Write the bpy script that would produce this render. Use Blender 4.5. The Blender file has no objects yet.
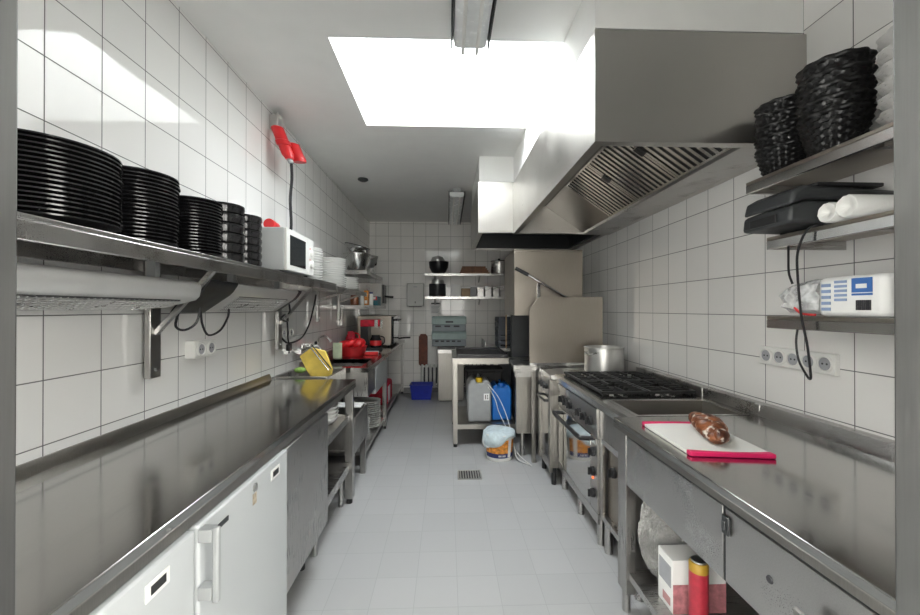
import bpy, bmesh, math, random
from mathutils import Vector, Matrix, Euler
random.seed(7)
R = math.radians
scn = bpy.context.scene
C = scn.collection

# ------------------------------------------------------------------ camera
cd = bpy.data.cameras.new('camera')
cam = bpy.data.objects.new('camera', cd); C.objects.link(cam)
cd.sensor_width = 36.0; cd.lens = 36.0 * 388 / 920; cd.clip_start = .02
cam.location = (0, 0, 1.34)
cam.rotation_euler = (R(90.22), 0, R(-1.92))
scn.camera = cam

# ------------------------------------------------------------------ daylight (overcast sky through the skylight)
SKY = 22.0
w = bpy.data.worlds.new('sky'); scn.world = w; w.use_nodes = True
bg = w.node_tree.nodes['Background']; bg.inputs[0].default_value = (.93, .97, 1, 1); bg.inputs[1].default_value = SKY
pl = bpy.data.lights.new('skylight_portal', 'AREA'); pl.shape = 'RECTANGLE'; pl.size = 1.2; pl.size_y = .95
pl.cycles.is_portal = True
po = bpy.data.objects.new('skylight_portal', pl); C.objects.link(po); po.location = (0, 2.5, 3.44)
# the passage behind the camera: an added, unseen fill light at its back
hl = bpy.data.lights.new('passage_fill_light', 'AREA'); hl.shape = 'RECTANGLE'; hl.size = 2.8; hl.size_y = 1.9; hl.energy = 72; hl.color = (1, .98, .95)
ho = bpy.data.objects.new('passage_fill_light', hl); C.objects.link(ho); ho.location = (.1, -1.66, 1.4); ho.rotation_euler = (R(90), 0, 0)
for sgn, en in ((-1, 54), (1, 50)):     # added fill lights at the passage's sides, no windows there
    l_ = bpy.data.lights.new('passage_side_fill', 'AREA'); l_.shape = 'RECTANGLE'; l_.size = 1.7; l_.size_y = 1.3; l_.energy = en; l_.color = (1, .98, .95)
    o_ = bpy.data.objects.new('passage_side_fill', l_); C.objects.link(o_); o_.location = (1.36*sgn+.12, -.5, 1.45); o_.rotation_euler = (0, R(90*sgn), 0)
scn.view_settings.view_transform = 'Standard'; scn.view_settings.look = 'None'
scn.view_settings.exposure = 0.0; scn.view_settings.gamma = 1; scn.view_settings.use_curve_mapping = False
scn.cycles.max_bounces = 12; scn.cycles.diffuse_bounces = 8; scn.cycles.glossy_bounces = 6
scn.cycles.transparent_max_bounces = 16; scn.cycles.caustics_reflective = False; scn.cycles.caustics_refractive = False

# ------------------------------------------------------------------ materials
def mk(name):
    m = bpy.data.materials.new(name); m.use_nodes = True
    nt = m.node_tree; return m, nt, nt.nodes['Principled BSDF']
def N(nt, typ, **kw):
    n = nt.nodes.new(typ)
    for k, v in kw.items(): setattr(n, k, v)
    return n
def math_(nt, op, a, b=None):
    n = N(nt, 'ShaderNodeMath', operation=op)
    for i, v in enumerate((a, b)):
        if v is None: continue
        if isinstance(v, (int, float)): n.inputs[i].default_value = v
        else: nt.links.new(v, n.inputs[i])
    return n.outputs[0]
def ramp(nt, fac, lo, hi, c0, c1):
    n = N(nt, 'ShaderNodeMapRange'); n.inputs[1].default_value = lo; n.inputs[2].default_value = hi
    n.inputs[3].default_value = c0; n.inputs[4].default_value = c1
    nt.links.new(fac, n.inputs[0]); return n.outputs[0]
def mixc(nt, fac, a, b):
    n = N(nt, 'ShaderNodeMix', data_type='RGBA'); nt.links.new(fac, n.inputs[0])
    n.inputs[6].default_value = (*a, 1); n.inputs[7].default_value = (*b, 1); return n.outputs[2]
def plain(name, col, rough=.5, metal=0, var=.12, scale=14, bump=0, spec=None, coat=0):
    m, nt, b = mk(name)
    tc = N(nt, 'ShaderNodeTexCoord'); nz = N(nt, 'ShaderNodeTexNoise'); nz.inputs['Scale'].default_value = scale; nz.inputs['Detail'].default_value = 4
    nt.links.new(tc.outputs['Object'], nz.inputs['Vector'])
    f = ramp(nt, nz.outputs['Fac'], .3, .7, 0, 1)
    nt.links.new(mixc(nt, f, [c*(1-var) for c in col], [min(1, c*(1+var)) for c in col]), b.inputs['Base Color'])
    nt.links.new(ramp(nt, nz.outputs['Fac'], .3, .7, max(.02, rough*.85), min(1, rough*1.15)), b.inputs['Roughness'])
    b.inputs['Metallic'].default_value = metal
    if spec is not None: b.inputs['Specular IOR Level'].default_value = spec
    if coat: b.inputs['Coat Weight'].default_value = coat
    if bump:
        bp = N(nt, 'ShaderNodeBump'); bp.inputs['Strength'].default_value = bump; bp.inputs['Distance'].default_value = .004
        nt.links.new(nz.outputs['Fac'], bp.inputs['Height']); nt.links.new(bp.outputs[0], b.inputs['Normal'])
    return m
def steel(name, col=(.56, .55, .53), rough=.3, stretch=(2, 60, 60), var=.07, scr=0, smudge=.04):
    m, nt, b = mk(name)
    tc = N(nt, 'ShaderNodeTexCoord'); mp = N(nt, 'ShaderNodeMapping'); mp.inputs['Scale'].default_value = stretch
    nt.links.new(tc.outputs['Object'], mp.inputs['Vector'])
    nz = N(nt, 'ShaderNodeTexNoise'); nz.inputs['Scale'].default_value = 6; nz.inputs['Detail'].default_value = 5
    nt.links.new(mp.outputs[0], nz.inputs['Vector'])
    n2 = N(nt, 'ShaderNodeTexNoise'); n2.inputs['Scale'].default_value = 5; n2.inputs['Detail'].default_value = 5
    nt.links.new(tc.outputs['Object'], n2.inputs['Vector'])
    f = ramp(nt, nz.outputs['Fac'], .3, .7, 0, 1)
    nt.links.new(mixc(nt, f, [c*(1-var) for c in col], [c*(1+var) for c in col]), b.inputs['Base Color'])
    r = math_(nt, 'ADD', ramp(nt, nz.outputs['Fac'], .3, .7, rough-.04, rough+.04), ramp(nt, n2.outputs['Fac'], .35, .65, -smudge, smudge))
    nt.links.new(r, b.inputs['Roughness'])
    b.inputs['Metallic'].default_value = 1
    bp = N(nt, 'ShaderNodeBump'); bp.inputs['Strength'].default_value = .03; bp.inputs['Distance'].default_value = .001
    nt.links.new(n2.outputs['Fac'], bp.inputs['Height']); nt.links.new(bp.outputs[0], b.inputs['Normal'])
    return m
def tiles(name, a0, a1, off0, off1, col, grout, rough, size=.2, gw=.0022, tilt=.0012, gd=.5):
    """square tiles on the plane spanned by object axes a0, a1"""
    m, nt, b = mk(name)
    tc = N(nt, 'ShaderNodeTexCoord'); sp = N(nt, 'ShaderNodeSeparateXYZ'); nt.links.new(tc.outputs['Object'], sp.inputs[0])
    d = []; fl = []; fr = []
    for ax, of in ((a0, off0), (a1, off1)):
        u = math_(nt, 'DIVIDE', math_(nt, 'ADD', sp.outputs[ax], 20*size - of), size)
        f = math_(nt, 'FRACT', u); fr.append(f); fl.append(math_(nt, 'FLOOR', u))
        d.append(math_(nt, 'MULTIPLY', math_(nt, 'MINIMUM', f, math_(nt, 'SUBTRACT', 1, f)), size))
    dm = math_(nt, 'MINIMUM', d[0], d[1])
    g = ramp(nt, dm, gw*.5, gw*1.1, 0, 1)
    cv = N(nt, 'ShaderNodeCombineXYZ'); nt.links.new(fl[0], cv.inputs[0]); nt.links.new(fl[1], cv.inputs[1])
    wn = N(nt, 'ShaderNodeTexWhiteNoise', noise_dimensions='3D'); nt.links.new(cv.outputs[0], wn.inputs['Vector'])
    sr = N(nt, 'ShaderNodeSeparateColor'); nt.links.new(wn.outputs['Color'], sr.inputs[0])
    tone = mixc(nt, sr.outputs[2], [c*.965 for c in col], [c*1.02 for c in col])
    mx = N(nt, 'ShaderNodeMix', data_type='RGBA'); nt.links.new(g, mx.inputs[0]); mx.inputs[6].default_value = (*grout, 1); nt.links.new(tone, mx.inputs[7])
    nt.links.new(mx.outputs[2], b.inputs['Base Color'])
    nt.links.new(ramp(nt, g, 0, 1, .8, rough), b.inputs['Roughness'])
    h = math_(nt, 'ADD', math_(nt, 'MULTIPLY', math_(nt, 'SUBTRACT', sr.outputs[0], .5), fr[0]), math_(nt, 'MULTIPLY', math_(nt, 'SUBTRACT', sr.outputs[1], .5), fr[1]))
    nz = N(nt, 'ShaderNodeTexNoise'); nz.inputs['Scale'].default_value = 9; nt.links.new(tc.outputs['Object'], nz.inputs['Vector'])
    hh = math_(nt, 'ADD', math_(nt, 'MULTIPLY', h, tilt), math_(nt, 'ADD', math_(nt, 'MULTIPLY', nz.outputs['Fac'], tilt*.35), math_(nt, 'MULTIPLY', g, .0008*gd)))
    bp = N(nt, 'ShaderNodeBump'); bp.inputs['Strength'].default_value = 1; bp.inputs['Distance'].default_value = 1
    nt.links.new(hh, bp.inputs['Height']); nt.links.new(bp.outputs[0], b.inputs['Normal'])
    return m
def film(name, col, alpha, rough=.08):
    m, nt, b = mk(name)
    out = nt.nodes['Material Output']; tr = N(nt, 'ShaderNodeBsdfTransparent'); mx = N(nt, 'ShaderNodeMixShader')
    tc = N(nt, 'ShaderNodeTexCoord'); nz = N(nt, 'ShaderNodeTexNoise'); nz.inputs['Scale'].default_value = 25; nt.links.new(tc.outputs['Object'], nz.inputs['Vector'])
    nt.links.new(ramp(nt, nz.outputs['Fac'], .35, .7, alpha*.5, min(1, alpha*1.5)), mx.inputs[0])
    nt.links.new(tr.outputs[0], mx.inputs[1]); nt.links.new(b.outputs[0], mx.inputs[2]); nt.links.new(mx.outputs[0], out.inputs[0])
    b.inputs['Base Color'].default_value = (*col, 1); b.inputs['Roughness'].default_value = rough
    return m

M = dict(
    steel=steel('brushed_steel', (.50, .49, .475), .30),
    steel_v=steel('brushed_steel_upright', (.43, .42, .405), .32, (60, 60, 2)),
    shaded=steel('shaded_steel', (.33, .315, .29), .36, (60, 60, 2)),  # darker copy of the brushed steel, shade put into its colour
    dull=steel('dull_steel', (.34, .325, .30), .45),
    top=steel('worktop_steel', (.48, .475, .46), .14, (60, 2, 60), .05, smudge=.03),
    hood=steel('hood_steel', (.52, .505, .48), .34, (60, 2, 60), .04),
    polished=steel('polished_steel', (.60, .59, .57), .06, (60, 60, 2), .03, smudge=.03),
    warm=steel('warm_steel', (.37, .335, .29), .38, (60, 60, 2), .05),
    bright=steel('bright_steel', (.72, .72, .71), .18),
    cast=plain('black_cast_iron', (.018, .018, .018), .55, 0, .3, 30, .2),
    black=plain('black_plastic', (.014, .014, .015), .38),
    blackgloss=plain('black_glazed', (.012, .012, .013), .16, coat=.3),
    charcoal=plain('charcoal_plastic', (.035, .038, .04), .45),
    rubber=plain('black_rubber', (.012, .012, .012), .6),
    white=plain('white_enamel', (.50, .52, .525), .48, 0, .02, 3),
    porcelain=plain('white_porcelain', (.82, .82, .80), .15, 0, .02),
    plastic=plain('white_plastic', (.78, .78, .75), .4, 0, .03),
    greyp=plain('grey_plastic', (.33, .34, .34), .42, 0, .06),
    silver=plain('silver_paint', (.58, .58, .57), .34, .4, .03),
    palegrey=plain('pale_grey_enamel', (.50, .50, .48), .4, 0, .03),
    mesh=plain('dark_grille', (.045, .045, .045), .5, .2, .3, 180),
    grid=plain('grid_wire', (.62, .62, .62), .3, .9, .05),
    plaster=plain('white_plaster', (.84, .84, .82), .9, 0, .02, 6, .08),
    skirting=plain('grey_skirting', (.22, .22, .22), .5),
    jamb=steel('door_frame_steel', (.22, .22, .215), .5, (60, 60, 2), .06),
    red=plain('red_plastic', (.65, .02, .025), .35),
    redd=plain('red_fabric', (.48, .01, .03), .7, 0, .3, 20, .3),
    pink=plain('raspberry_plastic', (.68, .02, .12), .38),
    board=plain('white_board', (.80, .79, .74), .45, 0, .03, 8),
    yellow=plain('yellow_plastic', (.86, .64, .13), .4),
    cap=plain('yellow_cap', (.80, .55, .02), .4),
    green=plain('green_sponge', (.25, .42, .10), .9, 0, .3, 60, .4),
    palegreen=plain('pale_green_card', (.58, .66, .46), .6),
    crate=plain('grey_green_crate', (.33, .42, .41), .5, 0, .06),
    cratedark=plain('grey_crate', (.24, .28, .30), .5, 0, .06),
    rack=plain('dark_blue_rack', (.035, .045, .06), .45),
    blue=plain('blue_canister_plastic', (.015, .16, .55), .35, 0, .05),
    bluebin=plain('dark_blue_plastic', (.01, .025, .33), .4),
    brown=plain('brown_wood', (.16, .045, .025), .6, 0, .35, 20),
    wood=plain('chopping_wood', (.22, .10, .05), .55, 0, .3, 18),
    tan=plain('tan_card', (.42, .30, .18), .7),
    paper=plain('white_paper', (.82, .82, .80), .8, 0, .02),
    ink=plain('dark_ink', (.04, .04, .045), .6),
    bluei=plain('blue_print', (.05, .15, .42), .5),
    greyi=plain('grey_print', (.35, .36, .38), .5),
    orange=plain('orange_print', (.80, .27, .04), .45, 0, .5, 40),
    navy=plain('navy_print', (.03, .04, .16), .45),
    cloth=plain('pale_blue_cloth', (.56, .66, .70), .95, 0, .12, 30, .5),
    cable=plain('black_cable', (.012, .012, .014), .5),
    hose=plain('white_hose', (.70, .70, .68), .4),
    alu=plain('aluminium', (.68, .68, .66), .36, 1, .05, 10),
    glassd=plain('dark_glass', (.02, .024, .026), .06),
    lens=plain('lamp_lens', (.84, .86, .86), .25, 0, .04, 30),
    display=plain('display_black', (.02, .02, .02), .15),
    label=plain('torn_label', (.45, .38, .28), .8, 0, .4, 90),
    brownj=plain('brown_jar', (.22, .07, .03), .25),
    teal=plain('teal_box', (.02, .14, .18), .5),
    darkbag=plain('dark_bag', (.02, .025, .026), .3, 0, .3, 10, .4),
    film=film('clear_film', (.85, .87, .88), .6),
    bag=film('plastic_bag', (.72, .72, .70), .26, .04),
    pane=film('skylight_pane', (.9, .95, 1), .03, .02),
    radiator=plain('radiator_enamel', (.60, .60, .57), .35, 0, .03),
    pinkp=plain('dusty_pink_print', (.50, .26, .26), .5),
    ochre=plain('ochre_print', (.45, .27, .03), .45),
    indicator=None,
)
M['wl'] = tiles('wall_tiles_left', 1, 2, .035, .12, (.86, .855, .835), (.13, .13, .13), .045)
M['wr'] = tiles('wall_tiles_right', 1, 2, .18, .11, (.86, .85, .825), (.13, .13, .13), .07)
M['wb'] = tiles('wall_tiles_back', 0, 2, .06, .11, (.84, .825, .795), (.16, .155, .15), .09)
M['fl'] = tiles('floor_tiles', 0, 1, .05, .15, (.43, .435, .435), (.375, .38, .38), .42, gw=.0018, tilt=.0003, gd=.1)
m, nt, b = mk('wicker'); b.inputs['Base Color'].default_value = (.006, .006, .0065, 1); b.inputs['Roughness'].default_value = .4; M['wicker'] = m
m, nt, b = mk('pale_wicker'); b.inputs['Base Color'].default_value = (.62, .61, .59, 1); b.inputs['Roughness'].default_value = .5; M['palewicker'] = m
m, nt, b = mk('indicator_light'); b.inputs['Base Color'].default_value = (.8, .1, .02, 1); b.inputs['Emission Color'].default_value = (1, .12, .02, 1); b.inputs['Emission Strength'].default_value = 3; M['indicator'] = m
m, nt, b = mk('bread_crust')
tc = N(nt, 'ShaderNodeTexCoord'); nz = N(nt, 'ShaderNodeTexNoise'); nz.inputs['Scale'].default_value = 28; nz.inputs['Detail'].default_value = 6
nt.links.new(tc.outputs['Object'], nz.inputs['Vector'])
n2 = N(nt, 'ShaderNodeTexNoise'); n2.inputs['Scale'].default_value = 42; n2.inputs['Detail'].default_value = 3; nt.links.new(tc.outputs['Object'], n2.inputs['Vector'])
cr = mixc(nt, ramp(nt, nz.outputs['Fac'], .38, .62, 0, 1), (.05, .014, .007), (.26, .085, .028))
mx = N(nt, 'ShaderNodeMix', data_type='RGBA'); nt.links.new(ramp(nt, n2.outputs['Fac'], .57, .66, 0, .85), mx.inputs[0]); nt.links.new(cr, mx.inputs[6]); mx.inputs[7].default_value = (.72, .66, .58, 1)
nt.links.new(mx.outputs[2], b.inputs['Base Color']); b.inputs['Roughness'].default_value = .38
bp = N(nt, 'ShaderNodeBump'); bp.inputs['Strength'].default_value = .9; bp.inputs['Distance'].default_value = .006; nt.links.new(nz.outputs['Fac'], bp.inputs['Height']); nt.links.new(bp.outputs[0], b.inputs['Normal'])
M['bread'] = m

# ------------------------------------------------------------------ mesh helpers
def spline(pts, k=6):
    P = [Vector(p) for p in pts]
    if len(P) < 3: return P
    out = []
    for i in range(len(P)-1):
        a = P[max(0, i-1)]; b_ = P[i]; c = P[i+1]; d = P[min(len(P)-1, i+2)]
        for j in range(k):
            t = j/k
            out.append(.5*((2*b_) + (c-a)*t + (2*a-5*b_+4*c-d)*t*t + (3*b_-a-3*c+d)*t**3))
    out.append(P[-1]); return out
class MB:
    def __init__(s): s.v = []; s.f = []
    def add(s, vs, fs):
        o = len(s.v); s.v += [Vector(v) for v in vs]; s.f += [[i+o for i in f] for f in fs]; return s
    def box(s, x0, x1, y0, y1, z0, z1, mat=None):
        vs = [Vector((x, y, z)) for x in (x0, x1) for y in (y0, y1) for z in (z0, z1)]
        if mat is not None: vs = [mat @ v for v in vs]
        return s.add(vs, [(0, 1, 3, 2), (4, 6, 7, 5), (0, 4, 5, 1), (2, 3, 7, 6), (0, 2, 6, 4), (1, 5, 7, 3)])
    def prism(s, pts, axis, a, b_):
        def co(p, t):
            return {'x': (t, p[0], p[1]), 'y': (p[0], t, p[1]), 'z': (p[0], p[1], t)}[axis]
        n = len(pts)
        return s.add([co(p, a) for p in pts]+[co(p, b_) for p in pts], [tuple(range(n)), tuple(range(2*n-1, n-1, -1))]+[(i, (i+1) % n, n+(i+1) % n, n+i) for i in range(n)])
    def ring(s, p, z, r, n):
        x = z.orthogonal().normalized(); y = z.cross(x)
        return [p+(x*math.cos(2*math.pi*i/n)+y*math.sin(2*math.pi*i/n))*r for i in range(n)]
    def tube(s, pts, r, n=8, smooth=True, k=6):
        P = spline(pts, k) if smooth else [Vector(p) for p in pts]
        o = len(s.v); x = None; L = len(P)
        for i, p in enumerate(P):
            z = (P[min(i+1, L-1)]-P[max(i-1, 0)]).normalized()
            x = z.orthogonal().normalized() if x is None else (x-z*x.dot(z)).normalized()
            y = z.cross(x); rr = r[i] if isinstance(r, (list, tuple)) else r
            s.v += [p+(x*math.cos(2*math.pi*j/n)+y*math.sin(2*math.pi*j/n))*rr for j in range(n)]
        for i in range(L-1):
            for j in range(n):
                s.f.append([o+i*n+j, o+i*n+(j+1) % n, o+(i+1)*n+(j+1) % n, o+(i+1)*n+j])
        s.f.append([o+j for j in range(n)][::-1]); s.f.append([o+(L-1)*n+j for j in range(n)]); return s
    def cyl(s, p0, p1, r, n=20, r2=None): return s.tube([p0, p1], [r, r if r2 is None else r2], n, False)
    def lathe(s, c, prof, n=32, ax=None, wave=None):
        """prof: (r, h) pairs along axis ax (default z) from point c"""
        c = Vector(c); z = Vector(ax or (0, 0, 1)).normalized(); x = Vector((1, 0, 0)) if abs(z.z) > .9 else z.orthogonal().normalized(); y = z.cross(x)
        o = len(s.v)
        for k, (r, h) in enumerate(prof):
            for j in range(n):
                rr = r + (wave(k, j, n) if wave else 0); t = 2*math.pi*j/n
                s.v.append(c+z*h+(x*math.cos(t)+y*math.sin(t))*max(rr, 1e-5))
        for k in range(len(prof)-1):
            for j in range(n):
                s.f.append([o+k*n+j, o+k*n+(j+1) % n, o+(k+1)*n+(j+1) % n, o+(k+1)*n+j])
        s.f.append([o+j for j in range(n)][::-1]); e = o+(len(prof)-1)*n; s.f.append([e+j for j in range(n)]); return s
    def ball(s, c, rad, n=16, mat=None):
        c = Vector(c); o = len(s.v); h = n//2
        for i in range(h+1):
            t = math.pi*i/h
            for j in range(n):
                u = 2*math.pi*j/n
                v = Vector((max(1e-4, math.sin(t))*math.cos(u)*rad[0], max(1e-4, math.sin(t))*math.sin(u)*rad[1], math.cos(t)*rad[2]))
                s.v.append(c+(mat @ v if mat is not None else v))
        for i in range(h):
            for j in range(n): s.f.append([o+i*n+j, o+i*n+(j+1) % n, o+(i+1)*n+(j+1) % n, o+(i+1)*n+j])
        return s
    def mesh(s, name, origin=(0, 0, 0), sharp=38, weld=0):
        me = bpy.data.meshes.new(name); O = Vector(origin)
        me.from_pydata([v-O for v in s.v], [], s.f)
        bm = bmesh.new(); bm.from_mesh(me)
        if weld: bmesh.ops.remove_doubles(bm, verts=bm.verts, dist=weld)
        bmesh.ops.recalc_face_normals(bm, faces=bm.faces); bm.to_mesh(me); bm.free()
        for p in me.polygons: p.use_smooth = True
        me.set_sharp_from_angle(angle=R(sharp)); return me
DY = 0.0   # where a run of furniture starts along the room
def rootloc(o):
    while o.parent: o = o.parent
    return o.location
def B(mb, name, mat, parent=None, bev=0, local=False, loc=(0, 0, 0), sharp=38, weld=0, label=None):
    """link a collected mesh as ONE object; vertices are given in room coordinates unless local"""
    sh = Vector((0, DY, 0)); loc = Vector(loc) + (sh if not parent else Vector())
    org = (0, 0, 0) if local else ((rootloc(parent) if parent else loc) - sh)
    me = mb.mesh(name, org, sharp, weld); me.materials.append(M[mat] if isinstance(mat, str) else mat)
    o = bpy.data.objects.new(name, me); C.objects.link(o)
    if parent: o.parent = parent
    else: o.location = loc
    if bev:
        md = o.modifiers.new('bevel', 'BEVEL'); md.width = bev; md.segments = 2; md.limit_method = 'ANGLE'; md.angle_limit = R(50)
    if label: o['label'] = label
    return o
def T(name, label, cat, loc, group=None, rot=(0, 0, 0)):
    o = bpy.data.objects.new(name, None); C.objects.link(o); o.location = Vector(loc)+Vector((0, DY, 0)); o.rotation_euler = rot; o.empty_display_size = .05
    return tag(o, label, cat, group)
def tag(o, label, cat, group=None):
    o['label'] = label; o['category'] = cat
    if group: o['group'] = group
    return o
def S(mb, name, mat, bev=0, parent=None):
    o = B(mb, name, mat, parent, bev)
    if not parent: o['kind'] = 'structure'
    return o
KIDS = {}
def dup(root, loc, label, group=None, rot=None):
    r = root.copy(); C.objects.link(r); r.location = Vector(loc)+Vector((0, DY, 0)); r['label'] = label
    if group: r['group'] = group
    if rot is not None: r.rotation_euler = rot
    for ch in list(root.children):
        c = ch.copy(); C.objects.link(c); c.parent = r
        for g in list(ch.children):
            d = g.copy(); C.objects.link(d); d.parent = c
    return r
ORD = ['topmost', 'second', 'third', 'fourth', 'fifth', 'sixth', 'seventh', 'eighth', 'ninth', 'tenth', 'eleventh', 'twelfth', 'thirteenth', 'fourteenth', 'fifteenth', 'sixteenth', 'seventeenth', 'eighteenth', 'nineteenth', 'twentieth', 'twenty-first', 'twenty-second']
def from_top(i): return 'topmost plate' if i == 0 else ORD[i]+' plate from the top'

# ------------------------------------------------------------------ the room
XL, XR, YB, ZC, YF = -1.24, 1.50, 6.26, 2.74, .45
S(MB().box(-1.5, 1.8, -1.7, 6.5, -.1, 0), 'floor', 'fl')
S(MB().box(XL-.2, XL, YF, YB+.2, 0, 3.43), 'wall_left', 'wl')
S(MB().box(XR, XR+.2, YF, YB+.2, 0, 3.43), 'wall_right', 'wr')
S(MB().box(XL, XR, YB, YB+.2, 0, 3.43), 'wall_back', 'wb')
DX0, DX1 = -.495, .555
S(MB().box(-1.5, DX0-.03, .33, YF, 0, 2.8).box(DX1+.03, 1.8, .33, YF, 0, 2.8).box(DX0-.03, DX1+.03, .33, YF, 2.1, 2.8), 'wall_front', 'plaster')
S(MB().box(-1.5, -1.4, -1.7, .33, 0, 2.5), 'wall_passage_left', 'plaster')
S(MB().box(1.7, 1.8, -1.7, .33, 0, 2.5), 'wall_passage_right', 'plaster')
S(MB().box(-1.5, 1.8, -1.8, -1.7, 0, 2.5), 'wall_passage_back', 'plaster')
S(MB().box(-1.5, 1.8, -1.8, .33, 2.5, 2.8), 'ceiling_passage', 'plaster')
sx, sy0, sy1 = .612, 2.015, 2.975
S(MB().box(XL-.2, -sx, .33, YB+.2, ZC, 3.43).box(sx, XR+.2, .33, YB+.2, ZC, 3.43).box(-sx, sx, .33, sy0, ZC, 3.43).box(-sx, sx, sy1, YB+.2, ZC, 3.43), 'ceiling', 'plaster')
dr = S(MB().box(DX0-.05, DX0, .31, YF+.015, 0, 2.05).box(DX1, DX1+.05, .31, YF+.015, 0, 2.05).box(DX0-.05, DX1+.05, .31, YF+.015, 2.05, 2.1), 'door_1', 'jamb', .003)
wn_ = S(MB().box(-sx-.05, sx+.05, sy0-.05, sy0, 3.43, 3.49).box(-sx-.05, sx+.05, sy1, sy1+.05, 3.43, 3.49).box(-sx-.05, -sx, sy0, sy1, 3.43, 3.49).box(sx, sx+.05, sy0, sy1, 3.43, 3.49), 'window_1', 'plastic')
B(MB().box(-sx-.04, sx+.04, sy0-.04, sy1+.04, 3.491, 3.499), 'pane', 'pane', wn_)
S(MB().box(.613, XR, 1.58, 3.545, 2.502, ZC), 'trim_1', 'plaster')
S(MB().box(.295, XR, 3.545, 4.59, 2.507, ZC), 'trim_2', 'plaster')
S(MB().box(XL, XR, YB-.012, YB, 0, .08), 'baseboard_back', 'skirting')
S(MB().box(XL, XL+.012, YF, YB-.012, 0, .08), 'baseboard_left', 'skirting')
S(MB().box(XR-.012, XR, YF, YB-.012, 0, .08), 'baseboard_right', 'skirting')

# ------------------------------------------------------------------ extractor hoods
def rim(mb, x0, x1, y0, y1, z, wd=.03, h=.02):
    mb.box(x0, x1, y0, y0+wd, z, z+h).box(x0, x1, y1-wd, y1, z, z+h).box(x0, x0+wd, y0+wd, y1-wd, z, z+h).box(x1-wd, x1, y0+wd, y1-wd, z, z+h)
h = T('extractor_hood', 'large steel extractor hood with slanted filters over the gas range', 'extractor hood', (.605, 1.565, 2.04))
B(MB().box(.605, XR-.001, 1.565, 1.573, 2.04, 2.50).box(.605, XR-.001, 3.532, 3.540, 2.04, 2.50).box(.605, .613, 1.573, 3.532, 2.04, 2.50).box(.613, XR-.001, 1.573, 3.532, 2.492, 2.50).box(XR-.009, XR-.001, 1.573, 3.532, 2.04, 2.492), 'canopy', 'hood', h)
mb = MB(); rim(mb, .6135, XR-.0095, 1.5735, 3.5315, 2.04, .035, .015); B(mb, 'rim', 'hood', h)
B(MB().prism([(1.25, 2.04), (1.46, 2.04), (1.46, 2.055), (1.245, 2.06)], 'y', 1.61, 3.49), 'grease_gutter', 'steel', h)
# filter bank slopes from the front top down to the wall
fx0, fz0, fx1, fz1 = .905, 2.295, 1.245, 2.06
sl = math.atan2(fz0-fz1, fx1-fx0); ln = math.hypot(fx1-fx0, fz0-fz1)
Mx = Matrix.Translation((fx0, 0, fz0)) @ Matrix.Rotation(sl, 4, 'Y')
for i in range(3):
    y1 = 2.915-i*.44; y0 = y1-.435
    f = B(MB().box(0, ln, y0, y1, .012, .03, Mx), 'grease_filter', 'mesh', h)
    mb = MB(); mb.box(0, ln, y0, y0+.016, -.004, .012, Mx).box(0, ln, y1-.016, y1, -.004, .012, Mx).box(0, .012, y0+.016, y1-.016, -.004, .012, Mx).box(ln-.012, ln, y0+.016, y1-.016, -.004, .012, Mx)
    B(mb, 'frame', 'bright', f)
    mb = MB()
    for k in range(9):
        yy = y0+.024+k*.0446
        mb.prism([(yy, -.004), (yy+.021, -.004), (yy+.017, .010), (yy+.004, .010)], 'x', .012, ln-.012)
        for q in range(8): mb.v[-8+q] = Mx @ mb.v[-8+q]
    B(mb, 'baffle', 'bright', f)
    B(MB().box(.13, .19, y0-.012, y0+.018, -.016, -.004, Mx), 'handle', 'black', f)
B(MB().box(0, ln, 2.917, 3.53, .0, .01, Mx), 'blank_panel', 'shaded', h)
B(MB().box(.614, .905, 1.575, 3.53, 2.296, 2.304), 'inner_panel', 'shaded', h)
h.location.z -= .014
h = T('extractor_hood', 'smaller deeper steel hood over the dishwasher at the far end', 'extractor hood', (.285, 3.542, 2.04))
B(MB().box(.285, XR-.001, 3.542, 3.55, 2.04, 2.505).box(.285, XR-.001, 4.592, 4.60, 2.04, 2.505).box(.285, .293, 3.55, 4.592, 2.04, 2.505).box(.293, XR-.001, 3.55, 4.592, 2.497, 2.505), 'canopy', 'hood', h)
mb = MB(); rim(mb, .2935, XR-.0015, 3.555, 4.5915, 2.04, .035, .015); B(mb, 'rim', 'hood', h)
B(MB().box(.30, XR-.002, 3.552, 4.59, 2.30, 2.31), 'inner_panel', 'mesh', h)
B(MB().box(.33, XR-.04, 4.575, 4.59, 2.06, 2.295), 'shade_sheet', 'charcoal', h)  # dark sheets added here and below to stand in for shade inside the hood
B(MB().box(XR-.06, XR-.04, 3.58, 4.57, 2.06, 2.295), 'shade_sheet', 'charcoal', h)

# ------------------------------------------------------------------ ceiling lamps and detector
def batten(y0, y1, label):
    t = T('ceiling_lamp', label, 'ceiling lamp', (.115, (y0+y1)/2, ZC), 'fluorescent ceiling lamps')
    xc = .115
    B(MB().box(xc-.05, xc+.05, y0, y1, 2.70, ZC), 'housing', 'greyp', t, .003)
    B(MB().prism([(xc-.085, 2.70), (xc+.085, 2.70), (xc+.08, 2.655), (xc+.06, 2.645), (xc-.06, 2.645), (xc-.08, 2.655)], 'y', y0+.01, y1-.01), 'diffuser', 'lens', t)
    B(MB().box(xc-.096, xc-.087, y0, y1, 2.645, 2.705).box(xc+.087, xc+.096, y0, y1, 2.645, 2.705), 'reflector', 'charcoal', t, .002)
    for s_ in (-.035, .035): B(MB().cyl((xc+s_, y0+.03, 2.638), (xc+s_, y1+.02, 2.638), .009, 12), 'tube', 'plastic', t)
batten(.60, 1.945, 'fluorescent ceiling lamp nearest the doorway, ending at the skylight')
batten(4.50, 6.0, 'fluorescent ceiling lamp near the back wall beyond the skylight')
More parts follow.
